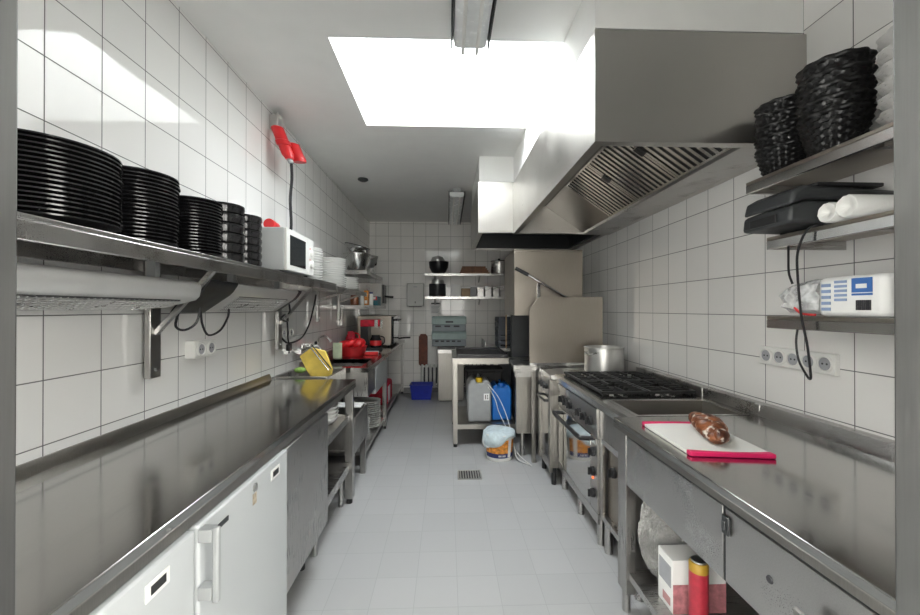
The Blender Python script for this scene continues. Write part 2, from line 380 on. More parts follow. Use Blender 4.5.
tag(B(MB().lathe((-.904, 4.206, ZC), [(.055, 0), (.055, -.012), (.035, -.024), (.012, -.026)], 24), 'smoke_detector', 'charcoal', None, loc=(-.904, 4.206, ZC)), 'small round dark smoke detector on the white ceiling', 'smoke detector')

# ------------------------------------------------------------------ left: worktop, fridges, cabinets
DY = 0.0
t = T('worktop', 'long scratched steel worktop along the left tiled wall', 'worktop', (-.94, 1.6, .80))
B(MB().box(-1.215, -.638, .47, 2.74, .825, .85), 'top', 'top', t, .003)
B(MB().box(-.662, -.638, .47, 2.74, .795, .8245), 'front_lip', 'shaded', t, .002)
B(MB().prism([(-1.239, .80), (-1.218, .80), (-1.218, .862), (-1.230, .888), (-1.239, .888)], 'y', .47, 2.74), 'upstand', 'shaded', t)
for x in (-.674, -1.175):
    B(MB().box(x-.026, x+.026, 2.69, 2.738, .035, .8245), 'leg', 'steel_v', t, .002); B(MB().cyl((x, 2.714, 0), (x, 2.714, .035), .02, 12), 'foot', 'rubber', t)
DY = .022
def fridge(y0, y1, label, full):
    t = T('refrigerator', label, 'refrigerator', (-.9, (y0+y1)/2, 0), 'white undercounter refrigerators')
    B(MB().box(-1.19, -.672, y0, y1, .04, .79), 'body', 'white', t, .004)
    B(MB().box(-1.1, -.70, y0+.03, y1-.03, 0, .04), 'plinth', 'rubber', t)
    d = B(MB().box(-.67, -.625, y0+.004, y1-.004, .10, .792), 'door', 'white', t, .006)
    yc = 1.397 if full else .824
    B(MB().box(-.6248, -.621, yc-.035, yc+.035, .728, .766), 'display_frame', 'plastic', d, .002)
    B(MB().box(-.6209, -.620, yc-.022, yc+.022, .738, .757), 'display', 'display', d)
    if full:
        for z in (.752, .607): B(MB().box(-.6248, -.5905, .960, .988, z, z+.033), 'handle_bracket', 'greyp', d, .002)
        B(MB().box(-.590, -.574, .960, .974, .600, .790), 'handle', 'greyp', d, .004)
        B(MB().box(-.6248, -.622, 1.035, 1.095, .738, .752).box(-.6219, -.6205, 1.05, 1.08, .741, .749), 'badge', 'charcoal', d, .002)
        B(MB().lathe((-.6248, 1.25, .760), [(.013, 0), (.013, .004), (.007, .006)], 18, (1, 0, 0)), 'lock', 'alu', d)
        B(MB().box(-.6248, -.6243, 1.236, 1.262, .706, .742), 'sticker', 'label', d)
DY = .036
fridge(.962, 1.515, 'white undercounter refrigerator with long bar handle, lock and small display', True)
fridge(.475, .955, 'white undercounter refrigerator nearest the doorway, only its small display in view', False)
DY = .022
t = T('base_cabinet', 'steel base cabinet with plain door beside the white refrigerators', 'cabinet', (-.9, 1.79, 0))
B(MB().box(-1.19, -.66, 1.53, 2.06, .215, .79), 'body', 'steel_v', t, .002)
B(MB().box(-.659, -.630, 1.531, 2.058, .215, .79), 'door', 'steel_v', t, .003)
for x in (-.75, -1.14):
    for y in (1.58, 2.01): B(MB().cyl((x, y, 0), (x, y, .215), .018, 12), 'foot', 'black', t)
t = T('shelf_unit', 'open steel shelf unit under the far end of the left worktop', 'shelf unit', (-.93, 2.37, 0))
B(MB().box(-1.19, -.665, 2.07, 2.655, .60, .62).box(-.69, -.665, 2.07, 2.655, .575, .60), 'shelf', 'steel', t)
B(MB().box(-1.19, -.665, 2.07, 2.655, .27, .29).box(-.69, -.665, 2.07, 2.655, .235, .27), 'shelf', 'steel', t)
B(MB().box(-1.195, -1.19, 2.07, 2.655, .235, .79), 'back_panel', 'steel', t)
B(MB().box(-.70, -.664, 2.065, 2.069, .235, .79).box(-1.19, -.70, 2.065, 2.069, .235, .79), 'side_panel', 'steel_v', t)
for x in (-.72, -1.15):
    for y in (2.12, 2.64): B(MB().cyl((x, y, 0), (x, y, .235), .015, 12), 'leg', 'steel', t)
# white bowls and a steel container on the upper shelf
def bowl_prof(r, h, th=.004):
    out = [(r*.45, 0), (r*.5, .004), (r*.8, h*.45), (r, h)]
    return out+[(r-th, h), (r*.78-th, h*.5), (r*.45, .012), (.001, .010)]
b0 = None
for i in range(4):
    z = .62+i*.022
    if not b0: b0 = tag(B(MB().lathe((0, 0, 0), bowl_prof(.09, .055), 32), 'bowl', 'porcelain', None, local=True, loc=(-.765, 2.42, z)), 'white bowl, lowest of the nested pile under the left worktop', 'bowl', 'bowls under the worktop')
    else: dup(b0, (-.765, 2.42, z), 'white bowl, %s of the nested pile under the left worktop' % ['', 'second from bottom', 'third from bottom', 'topmost'][i])
t = T('steel_container', 'deep steel food container behind the white bowls under the worktop', 'container', (-1.01, 2.50, .62))
mb = MB(); mb.box(-1.15, -.87, 2.36, 2.63, .62, .625).box(-1.15, -1.145, 2.36, 2.63, .625, .74).box(-.875, -.87, 2.36, 2.63, .625, .74).box(-1.145, -.875, 2.36, 2.365, .625, .74).box(-1.145, -.875, 2.625, 2.63, .625, .74)
B(mb, 'body', 'bright', t); mb = MB(); rim(mb, -1.16, -.86, 2.35, 2.64, .7405, .015, .004); B(mb, 'rim', 'bright', t)

DY = .02
# low utility sink between worktop and sink table
t = T('utility_sink', 'low steel utility sink between worktop and sink table', 'sink', (-.94, 2.98, 0))
x0, x1, y0, y1 = -1.22, -.655, 2.755, 3.215
B(MB().box(x0, x1, y0, y1, .33, .34).box(x0, x0+.012, y0, y1, .34, .56).box(x1-.012, x1, y0, y1, .31, .56).box(x0+.012, x1-.012, y0, y0+.012, .34, .56).box(x0+.012, x1-.012, y1-.012, y1, .34, .56), 'basin', 'steel_v', t, .002)
for x in (x0+.03, x1-.03):
    for y in (y0+.03, y1-.03): B(MB().box(x-.02, x+.02, y-.02, y+.02, .0, .329), 'leg', 'steel_v', t)
tag(B(MB().box(-1.05, -.68, 3.06, 3.18, .561, .578), 'tray', 'porcelain', None, .006, loc=(-.86, 3.12, .561)), 'white tray lying across the rim of the low utility sink', 'tray')
# hand basin level with the worktop behind, where the yellow board stands
t = T('hand_sink', 'steel sink fixed to the left wall beyond the worktop', 'sink', (-1.03, 2.98, .72))
x0, x1, y0, y1 = -1.238, -.83, 2.76, 3.20
B(MB().box(x0, x1, y0, y1, .69, .70).box(x0, x0+.03, y0, y1, .70, .86).box(x1-.02, x1, y0, y1, .70, .86).box(x0+.03, x1-.02, y0, y0+.02, .70, .86).box(x0+.03, x1-.02, y1-.02, y1, .70, .86), 'basin', 'steel', t, .004)
t = T('tap', 'chrome mixer tap on the wall above the hand sink', 'tap', (-1.238, 3.21, 1.0))
B(MB().cyl((-1.238, 3.15, 1.0), (-1.19, 3.15, 1.0), .016).cyl((-1.238, 3.27, 1.0), (-1.19, 3.27, 1.0), .016).cyl((-1.19, 3.13, 1.0), (-1.19, 3.29, 1.0), .022), 'body', 'bright', t)
B(MB().tube([(-1.19, 3.21, 1.0), (-1.15, 3.21, 1.02), (-1.06, 3.21, 1.02), (-1.03, 3.21, .99)], .010), 'spout', 'bright', t)
B(MB().cyl((-1.19, 3.21, 1.015), (-1.19, 3.21, 1.05), .012).box(-1.20, -1.11, 3.20, 3.22, 1.045, 1.055), 'lever', 'bright', t, .002)
# yellow board tilted in the sink, with a long steel rod lying over it
q = [(-1.105, .985), (-1.02, 1.05), (-.915, 1.025), (-.86, .885), (-.88, .80), (-1.0, .80), (-1.05, .87)]
tag(B(MB().prism(q, 'y', 2.93, 2.95), 'cutting_board', 'yellow', None, .004, loc=(-.98, 2.94, .80)), 'yellow plastic board leaning in the hand sink', 'cutting board')
t = T('spatula', 'long steel spatula leaning across the yellow board', 'spatula', (-.88, 2.915, .87))
B(MB().tube([(-1.03, 2.921, 1.065), (-.885, 2.921, .882)], .005, 8, False), 'handle', 'bright', t)
B(MB().tube([(-1.01, 2.921, 1.070), (-.865, 2.921, .889)], .004, 8, False), 'edge', 'black', t)
tag(B(MB().ball((-1.10, 2.93, .882), (.045, .035, .022), 14), 'sponge', 'green', None, loc=(-1.10, 2.93, .86)), 'green sponge on the hand sink rim beside the yellow board', 'sponge')
t = T('soap_bottle', 'small clear soap bottle with white cap behind the yellow board', 'bottle', (-1.17, 3.40, .92))
B(MB().box(-1.238, -1.10, 3.36, 3.44, .905, .92), 'holder', 'steel', t)
B(MB().lathe((-1.14, 3.40, .92), [(.03, 0), (.032, .01), (.032, .09), (.012, .11)], 20), 'body', 'plastic', t)
B(MB().lathe((-1.14, 3.40, 1.03), [(.013, 0), (.013, .025), (.004, .03)], 14), 'cap', 'black', t)

# sink table and far table along the left wall
def table(name, label, x0, x1, y0, y1, zt, us, legs, cat='table', hole=None):
    t = T(name, label, cat, ((x0+x1)/2, (y0+y1)/2, 0))
    mb = MB()
    if hole:
        a, b_, c, d = hole
        mb.box(x0, x1, y0, c, zt-.04, zt).box(x0, x1, d, y1, zt-.04, zt).box(x0, a, c, d, zt-.04, zt).box(b_, x1, c, d, zt-.04, zt)
        B(MB().box(a-.006, b_+.006, c-.006, d+.006, zt-.22, zt-.21).box(a-.006, a, c, d, zt-.21, zt-.005).box(b_, b_+.006, c, d, zt-.21, zt-.005).box(a, b_, c-.006, c, zt-.21, zt-.005).box(a, b_, d, d+.006, zt-.21, zt-.005), 'basin', 'steel', t)
    else: mb.box(x0, x1, y0, y1, zt-.04, zt)
    B(mb, 'top', 'top', t, 0 if hole else .003)
    if us: B(MB().box(x0+.03, x1-.03, y0+.03, y1-.03, us-.03, us), 'shelf', 'steel', t)
    for x, y in legs:
        B(MB().box(x-.02, x+.02, y-.02, y+.02, .03, zt-.04), 'leg', 'steel_v', t, .002)
        B(MB().cyl((x, y, 0), (x, y, .03), .017, 12), 'foot', 'rubber', t)
    return t
t = table('sink_table', 'steel sink table with undershelf along the left wall', -1.235, -.665, 3.27, 4.40, .845, .13, [(-.70, 4.36), (-1.20, 4.36), (-1.20, 3.31)], hole=(-1.12, -.74, 3.36, 3.86), cat='sink')
B(MB().box(-1.20, -.665, 3.272, 3.285, .60, .805).box(-.685, -.665, 3.285, 3.60, .60, .805), 'apron', 'steel_v', t)
B(MB().box(-1.238, -1.225, 3.27, 4.40, .846, .90), 'upstand', 'steel', t)
B(MB().box(-.70, -.665, 3.62, 4.33, .55, .80), 'slatted_panel', 'greyp', t)
B(MB().tube([(-1.19, 3.60, .846), (-1.19, 3.60, 1.05), (-1.13, 3.60, 1.09), (-1.07, 3.60, 1.04)], .011), 'faucet', 'bright', t)
table('side_table', 'steel table in the back left corner under the coffee maker', -1.235, -.675, 4.42, 6.22, .843, .15, [(-.71, 4.46), (-1.20, 4.46), (-.71, 6.18), (-1.20, 6.18)])
pl0 = None
def plate_prof(r, h, th=.004): return [(r*.55, 0), (r*.6, .003), (r, h), (r, h+th), (r*.62, th+.004), (.001, th+.003)]
def stack(x, y, z, n, r, h, pitch, where, mat, group, name='plate', cat='plate', colour='white', jit=.003, kind=None):
    first = None
    for i in range(n):
        k = n-1-i
        word = ('topmost' if k == 0 else ORD[k]+' from the top')
        lab = '%s %s, %s, %s' % (colour, kind or name.replace('_', ' '), word, where)
        l = (x+random.uniform(-jit, jit), y+random.uniform(-jit, jit), z+i*pitch)
        if first is None:
            first = tag(B(MB().lathe((0, 0, 0), plate_prof(r, h), 40), name, mat, None, local=True, loc=l), lab, cat, group)
        else: dup(first, l, lab)
stack(-.83, 3.60, .13, 9, .115, .022, .021, 'short stack on sink table undershelf', 'porcelain', 'plates under the sink table')
stack(-.80, 4.00, .13, 13, .115, .022, .021, 'tall stack on sink table undershelf', 'porcelain', 'taller stack of plates under the sink table')
t = T('steel_bowl', 'small steel bowl standing on the undershelf behind the plates', 'bowl', (-.80, 4.26, .13))
B(MB().lathe((-.80, 4.26, .13), bowl_prof(.085, .10), 28), 'bowl_body', 'bright', t)

# things on the far left tables
t = T('red_bowl', 'red plastic bowl on the sink table', 'bowl', (-1.02, 4.10, .846))
B(MB().lathe((-1.0, 4.10, .846), [(.11, 0), (.13, .02), (.155, .10), (.16, .105), (.148, .103), (.12, .02), (.001, .015)], 32), 'bowl_body', 'red', t)
mb = MB()
for k in range(9):
    a = k*2.4; mb.ball((-1.0+.075*math.cos(a), 4.10+.075*math.sin(a), .945+.02*(k % 3)), (.07, .065, .04), 12, Matrix.Rotation(a, 3, 'Z') @ Matrix.Rotation(.5, 3, 'X'))
tag(B(mb, 'cloth_heap', 'red', None, loc=(-1.0, 4.10, .87), sharp=60), 'crumpled bright red cloth heaped in the red bowl', 'cloth')
tag(B(MB().prism([(-1.15, 3.93), (-1.06, 3.93), (-1.06, 3.95), (-1.15, 3.95)], 'z', .846, 1.0), 'carton', 'palegreen', None, .004, loc=(-1.105, 3.94, .846)), 'pale green card standing in front of the red bowl', 'carton')
t = T('dish_cloth', 'white folded dish cloth with red edge on the sink table', 'cloth', (-.86, 4.12, .846))
B(MB().box(-.92, -.76, 4.20, 4.36, .846, .872), 'fold', 'cloth', t, .008); B(MB().box(-.92, -.74, 4.17, 4.199, .846, .88), 'hem', 'red', t, .006)
t = T('coffee_maker', 'black and red coffee maker in front of the countertop oven', 'coffee maker', (-.93, 4.72, .843))
B(MB().box(-1.03, -.80, 4.62, 4.84, .8435, .875), 'base', 'black', t, .006)
B(MB().box(-1.03, -.94, 4.63, 4.83, .875, 1.13), 'column', 'black', t, .006)
B(MB().box(-1.03, -.80, 4.62, 4.84, 1.13, 1.21), 'head', 'redd', t, .01)
B(MB().box(-.799, -.79, 4.64, 4.80, 1.10, 1.21).box(-.86, -.82, 4.612, 4.6195, 1.12, 1.21), 'trim_strip', 'bright', t)
c = B(MB().lathe((-.865, 4.73, .876), [(.055, 0), (.07, .03), (.07, .09), (.05, .13), (.05, .15), (.001, .15)], 24), 'carafe', 'glassd', t)
B(MB().tube([(-.80, 4.73, .905), (-.765, 4.73, .93), (-.765, 4.73, .99), (-.81, 4.73, 1.01)], .009), 'handle', 'black', c)
B(MB().lathe((-.865, 4.73, .90), [(.072, 0), (.0725, .02), (.0725, .05), (.071, .06)], 24), 'band', 'red', c)
t = T('coffee_jug', 'tall red thermos jug beside the coffee maker', 'jug', (-1.12, 4.66, .843))
B(MB().lathe((-1.12, 4.55, .8435), [(.06, 0), (.065, .02), (.06, .16), (.04, .21), (.04, .235), (.001, .24)], 24), 'jug_body', 'redd', t)
B(MB().tube([(-1.06, 4.55, .90), (-1.02, 4.55, .95), (-1.03, 4.55, 1.04), (-1.075, 4.55, 1.06)], .009), 'handle', 'red', t)
t = T('countertop_oven', 'beige steel countertop oven at the back of the left table', 'oven', (-.95, 5.4, .843))
B(MB().box(-1.17, -.73, 5.10, 5.66, .8635, 1.25), 'body', 'warm', t, .006)
B(MB().box(-.729, -.70, 5.11, 5.65, .88, 1.24), 'door', 'glassd', t, .004)
B(MB().tube([(-.70, 5.15, 1.19), (-.665, 5.15, 1.19), (-.665, 5.6, 1.19), (-.70, 5.6, 1.19)], .010, 8, False), 'handle', 'black', t)
for x, y in ((-1.13, 5.14), (-.77, 5.14), (-1.13, 5.62), (-.77, 5.62)): B(MB().cyl((x, y, .8435), (x, y, .8635), .015, 10), 'foot', 'rubber', t)
t = T('frying_pan', 'dark frying pan with its handle sticking out over the left table', 'pan', (-.85, 5.93, .843))
B(MB().lathe((-.88, 5.93, .8435), [(.10, 0), (.12, .045), (.116, .045), (.098, .006), (.001, .005)], 28), 'pan_body', 'black', t)
B(MB().tube([(-.765, 5.93, .882), (-.68, 5.93, .90), (-.56, 5.93, .905)], .012), 'handle', 'black', t)
t = T('shopping_bag', 'red bag with white print under the left side table', 'bag', (-.82, 5.0, .15))
mb = MB().box(-1.0, -.73, 4.78, 5.20, .15, .42); B(mb, 'bag_body', 'redd', t, .03)
B(MB().box(-.729, -.727, 4.80, 4.98, .19, .38), 'print', 'paper', t)
B(MB().tube([(-.80, 4.9, .42), (-.79, 4.93, .50), (-.79, 5.06, .50), (-.80, 5.09, .42)], .008), 'handle', 'redd', t)
t = T('storage_bin', 'dark blue plastic bin on the floor by the back wall', 'bin', (-.38, 5.82, 0))
mb = MB(); mb.add([(-.52, 5.72, 0), (-.24, 5.72, 0), (-.24, 5.94, 0), (-.52, 5.94, 0), (-.545, 5.70, .21), (-.215, 5.70, .21), (-.215, 5.96, .21), (-.545, 5.96, .21), (-.535, 5.71, .21), (-.225, 5.71, .21), (-.225, 5.95, .21), (-.535, 5.95, .21), (-.51, 5.73, .01), (-.25, 5.73, .01), (-.25, 5.93, .01), (-.51, 5.93, .01)],
    [(0, 3, 2, 1)]+[(i, (i+1) % 4, 4+(i+1) % 4, 4+i) for i in range(4)]+[(4+i, 4+(i+1) % 4, 8+(i+1) % 4, 8+i) for i in range(4)]+[(8+i, 8+(i+1) % 4, 12+(i+1) % 4, 12+i) for i in range(4)]+[(12, 13, 14, 15)])
B(mb, 'bin_body', 'bluebin', t, .004); mb = MB(); rim(mb, -.553, -.207, 5.692, 5.968, .2105, .02, .012); B(mb, 'rim', 'bluebin', t, .004)

DY = .036
# ------------------------------------------------------------------ left wall shelves
def tray_shelf(name, label, x0, x1, y0, y1, z, lip=.055, cat='shelf', loc=None, mat='steel'):
    t = T(name, label, cat, ((x0+x1)/2, (y0+y1)/2, z-lip))
    B(MB().box(x0, x1, y0, y1, z-.012, z), 'board', mat, t, .002)
    return t
ZS = 1.545
t = tray_shelf('wall_shelf', 'long steel wall shelf carrying black plates and microwave', -1.236, -.90, .48, 3.16, ZS)
B(MB().box(-.912, -.90, .48, 3.16, ZS-.058, ZS-.0125), 'front_lip', 'steel', t, .003)
B(MB().box(-1.236, -1.21, .48, 3.16, ZS-.055, ZS-.0125), 'wall_rail', 'steel', t)
B(MB().box(-1.209, -.913, 3.148, 3.16, ZS-.058, ZS-.0125), 'end_lip', 'steel', t)
def bracket(t, y, zb, z=ZS, xf=-.93, zl=.18, wd=.03, sm='steel'):
    br = B(MB().box(-1.209, -1.185, y-wd, y+wd, zb, z-.0125), 'bracket', 'steel_v', t, .003)
    B(MB().tube([(-1.184, y, zb+zl), (xf, y, z-.018)], .012, 4, False), 'strut', sm, br)
    B(MB().lathe((-1.185, y, zb+.035), [(.008, 0), (.006, .006)], 10, (1, 0, 0)), 'screw', 'bright', br)
bracket(t, 1.585, 1.06); bracket(t, 2.765, 1.055); bracket(t, .60, 1.06)
t = tray_shelf('wall_shelf', 'shorter steel wall shelf carrying white plates further back', -1.236, -.90, 3.18, 4.36, ZS-.02)
B(MB().box(-.912, -.90, 3.18, 4.36, ZS-.065, ZS-.0325), 'front_lip', 'steel', t, .003)
bracket(t, 3.60, 1.22, ZS-.02, zl=.2, wd=.025, sm='shaded'); bracket(t, 4.32, 1.22, ZS-.02, zl=.2, wd=.025, sm='shaded')
# black plates and bowls
g = 'black plates on the long wall shelf'
stack(-1.06, 1.03, ZS, 17, .15, .022, .0118, 'wide stack nearest the doorway', 'blackgloss', 'widest stack of black plates', 'dinner_plate', colour='black')
stack(-1.06, 1.333, ZS, 19, .115, .020, .0125, 'second stack from the doorway', 'blackgloss', 'second stack of black plates', 'dinner_plate', colour='black')
stack(-1.06, 1.623, ZS, 18, .103, .020, .0128, 'third stack from the doorway', 'blackgloss', 'third stack of black plates', 'dinner_plate', colour='black')
def bowls(x, y, n, r, h, pitch, where, group):
    first = None
    for i in range(n):
        k = n-1-i; lab = 'black bowl, %s, %s' % ('topmost' if k == 0 else ORD[k]+' from the top', where)
        if first is None: first = tag(B(MB().lathe((0, 0, 0), [(r*.6, 0), (r*.93, h*.25), (r, h*.7), (r*.985, h), (r*.95, h), (r*.9, h*.3), (r*.5, .008), (.001, .008)], 36), 'bowl', 'blackgloss', None, local=True, loc=(x, y, ZS+i*pitch)), lab, 'bowl', group)
        else: dup(first, (x, y, ZS+i*pitch), lab)
bowls(-1.06, 1.84, 6, .09, .052, .0462, 'stack right behind the black plates', 'first stack of black bowls')
bowls(-1.06, 2.032, 7, .083, .046, .0385, 'stack beside the microwave', 'second stack of black bowls')
# microwave
t = T('microwave', 'white microwave oven on the long wall shelf', 'microwave', (-1.04, 2.36, ZS))
B(MB().box(-1.19, -.905, 2.145, 2.58, ZS+.012, ZS+.25), 'body', 'white', t, .004)
d = B(MB().box(-.904, -.888, 2.147, 2.47, ZS+.014, ZS+.248), 'door', 'plastic', t, .003)
B(MB().box(-.8878, -.886, 2.19, 2.43, ZS+.045, ZS+.215), 'window', 'glassd', d)
p = B(MB().box(-.904, -.888, 2.472, 2.579, ZS+.014, ZS+.248), 'control_panel', 'plastic', t, .003)
for z in (.085, .155): B(MB().lathe((-.888, 2.53, ZS+z), [(.024, 0), (.021, .014), (.006, .016)], 20, (1, 0, 0)), 'knob', 'plastic', p); B(MB().box(-.8878, -.8872, 2.505, 2.515, ZS+z+.024, ZS+z+.034), 'mark', 'red', p)
for x in (-1.16, -.93):
    for y in (2.18, 2.55): B(MB().cyl((x, y, ZS), (x, y, ZS+.012), .012, 10), 'foot', 'rubber', t)
g = 'white plates beside the microwave'
stack(-1.075, 2.97, ZS, 13, .12, .02, .0195, 'stack next to the microwave', 'porcelain', 'white plate stack next to the microwave')
stack(-1.07, 3.60, ZS-.02, 14, .13, .022, .0195, 'tallest stack on the shorter shelf', 'porcelain', 'tallest white plate stack')
stack(-1.06, 4.09, ZS-.02, 7, .13, .022, .0195, 'short stack at the shelf far end', 'porcelain', 'short white plate stack')

# red three-phase socket with cable
t = T('power_socket', 'red angled power socket on white conduit high on the left wall', 'socket', (-1.2, 2.77, 2.5))
B(MB().box(-1.239, -1.20, 2.80, 2.85, 2.52, ZC-.001), 'conduit', 'plastic', t, .003)
B(MB().box(-1.239, -1.19, 2.71, 2.795, 2.60, 2.70), 'hook_plate', 'alu', t, .004)
ax = Vector((.28, .05, -.75)).normalized(); p0 = Vector((-1.175, 2.68, 2.60))
B(MB().lathe(p0, [(.03, 0), (.042, .01), (.042, .10), (.048, .105), (.048, .135), (.040, .14), (.040, .20), (.028, .235), (.001, .235)], 20, ax), 'plug', 'red', t)
B(MB().tube([(-1.185, 2.715, 2.69), (-1.17, 2.68, 2.69), (-1.172, 2.675, 2.60)], .008), 'hook', 'alu', t)
B(MB().lathe(p0+ax*.235, [(.02, 0), (.022, .01), (.018, .03), (.001, .03)], 16, ax), 'gland', 'greyp', t)
B(MB().lathe((-1.11, 2.78, 2.53), [(.02, 0), (.046, .012), (.05, .09), (.055, .12), (.05, .14), (.001, .14)], 20, (.25, .1, -.75)), 'flap_cover', 'red', t)
t = T('power_cable', 'black cable hanging from red socket down to the microwave', 'cable', (-1.09, 2.85, 2.3))
e = p0+ax*.266
B(MB().tube([e, e+Vector((.0, .01, -.10)), (-1.09, 2.70, 2.1), (-1.085, 2.70, 1.90), (-1.10, 2.64, 1.82), (-1.09, 2.54, ZS+.265), (-1.04, 2.40, ZS+.264), (-1.02, 2.31, ZS+.264)], .0105, 8), 'lead', 'cable', t)
B(MB().lathe((-1.02, 2.33, ZS+.283), [(.014, 0), (.026, .02), (.026, .07), (.031, .075), (.031, .11), (.001, .11)], 18, (0, -1, 0)), 'plug', 'red', t)

# infrared heaters under the shelf
def heater(y0, y1, label, cap0, cap1, tilt):
    t = T('heat_lamp', label, 'heat lamp', (-1.05, (y0+y1)/2, 1.34), 'silver heat lamps under the long wall shelf')
    c0, s0 = math.cos(R(tilt)), math.sin(R(tilt)); cx, cz = -1.06, 1.40
    W = lambda u, v: (cx+u*c0+v*s0, cz-u*s0*-1+v*c0) if tilt else (cx+u, cz+v)
    pr = [W(.078*math.cos(R(a)), .055*math.sin(R(a))-.005) for a in range(0, 181, 12)]+[W(-.078, -.03), W(-.066, -.042), W(.066, -.042), W(.078, -.03)]
    B(MB().prism(pr, 'y', y0, y1), 'housing', 'silver', t, .002, sharp=50)
    ga, gb = W(-.055, -.0424), W(.066, -.0424); gc, gd_ = W(.066, -.046), W(-.055, -.046)
    gl = B(MB().prism([ga, gb, gc, gd_], 'y', y0+.09, y1-.09), 'grille', 'mesh', t)
    mb = MB(); n = int((y1-y0-.18)/.02)
    for i in range(n+1):
        y = y0+.09+i*.02; p = W(-.055, -.049); q = W(.068, -.049)
        mb.tube([(p[0], y, p[1]), (q[0], y, q[1])], .0026, 4, False)
    for k in range(6):
        p = W(-.055+.0244*k, -.0505); mb.tube([(p[0], y0+.09, p[1]), (p[0], y1-.09, p[1])], .0022, 4, False)
    B(mb, 'wire_guard', 'grid', gl)
    for y, s_ in ((y0, cap0), (y1, cap1)):
        if s_:
            pp = [((p[0]-cx)*1.08+cx, (p[1]-cz)*1.08+cz) for p in pr]
            B(MB().prism(pp, 'y', y-s_ if y == y0 else y-.01, y if y == y0 else y+s_), 'end_cap', 'black', t, .012, sharp=50)
    for yy in (y0+.12, y1-.12): B(MB().box(-1.10, -1.07, yy-.012, yy+.012, 1.445, ZS-.013), 'hanger', 'greyp', t)
    return t
heater(.56, 1.555, 'silver heat lamp under the shelf nearest the doorway', 0, 0, 14)
heater(1.835, 2.60, 'silver heat lamp with thick black end cap under shelf', .225, .035, 34)
def cable(name, label, pts, r=.005, mat='cable'):
    tag(B(MB().tube(pts, r, 8), name, mat, None, loc=pts[0]), label, 'cable')
cable('lamp_cable', 'short black cable loop beside the first bracket', [(-1.10, 1.60, 1.34), (-1.13, 1.62, 1.27), (-1.12, 1.66, 1.25), (-1.09, 1.69, 1.28), (-1.08, 1.70, 1.345)])
cable('lamp_cable', 'black cable looping below the heat lamp above twin socket', [(-1.09, 1.72, 1.335), (-1.12, 1.78, 1.27), (-1.14, 1.86, 1.215), (-1.13, 1.94, 1.235), (-1.11, 1.97, 1.30), (-1.10, 1.96, 1.34)])
t = T('lamp_cable', 'black cable with hanging plug below the second heat lamp', 'cable', (-1.16, 2.80, 1.3))
B(MB().tube([(-1.08, 2.645, 1.40), (-1.10, 2.72, 1.33), (-1.15, 2.80, 1.29), (-1.17, 2.86, 1.27), (-1.15, 2.80, 1.25), (-1.16, 2.72, 1.27), (-1.15, 2.78, 1.30), (-1.16, 2.83, 1.22), (-1.17, 2.86, 1.13), (-1.17, 2.88, 1.08)], .006), 'lead', 'cable', t)
B(MB().box(-1.185, -1.155, 2.865, 2.90, 1.03, 1.08).cyl((-1.17, 2.872, 1.03), (-1.17, 2.872, 1.01), .003, 8).cyl((-1.17, 2.892, 1.03), (-1.17, 2.892, 1.01), .003, 8), 'plug', 'black', t, .004)
cable('extension_lead', 'black cable swagging from the second shelf bracket to the wall', [(-1.20, 3.56, 1.47), (-1.20, 3.50, 1.36), (-1.20, 3.38, 1.20), (-1.20, 3.20, 1.10), (-1.20, 2.96, 1.08), (-1.20, 2.84, 1.12), (-1.225, 2.82, 1.17)], .007)
def socket_strip(name, label, wall, ys, z, depth, box=True):
    s_ = 1 if wall < 0 else -1; n = len(ys); hw = abs(ys[1]-ys[0])/2 if n > 1 else .04
    t = T(name, label, 'socket', (wall, sum(ys)/n, z-.04))
    ya, yb = min(ys)-hw-.004, max(ys)+hw+.004
    X0, X1 = sorted((wall+s_*.0005, wall+s_*depth)); B(MB().box(X0, X1, ya, yb, z-.041, z+.041), 'frame', 'plastic', t, .003)
    for y in ys:
        so = B(MB().lathe((wall+s_*(depth+.0002), y, z), [(.034, 0), (.034, .003), (.029, .005), (.027, .0055), (.025, .001), (.001, .001)], 24, (s_, 0, 0)), 'socket_outlet', 'plastic', t)
        B(MB().lathe((wall+s_*(depth+.0013), y, z), [(.0245, 0), (.0245, .0006), (.001, .0006)], 24, (s_, 0, 0)), 'recess', 'greyi', so)
        B(MB().cyl((wall+s_*(depth+.002), y-.009, z), (wall+s_*(depth+.0026), y-.009, z), .004, 10).cyl((wall+s_*(depth+.002), y+.009, z), (wall+s_*(depth+.0026), y+.009, z), .004, 10), 'hole', 'ink', so)
socket_strip('double_socket', 'white surface mounted twin socket on left wall below heat lamp', XL, (1.885, 1.965), 1.145, .05)
socket_strip('triple_socket', 'white triple socket on the left wall beside hanging plug', XL, (2.93, 3.0, 3.07), 1.155, .012)
tag(B(MB().box(-1.239, -1.21, 3.58, 3.66, 1.28, 1.36), 'socket_box', 'plastic', None, .004, loc=(-1.225, 3.62, 1.28)), 'small white box on the left wall at second shelf bracket', 'socket')

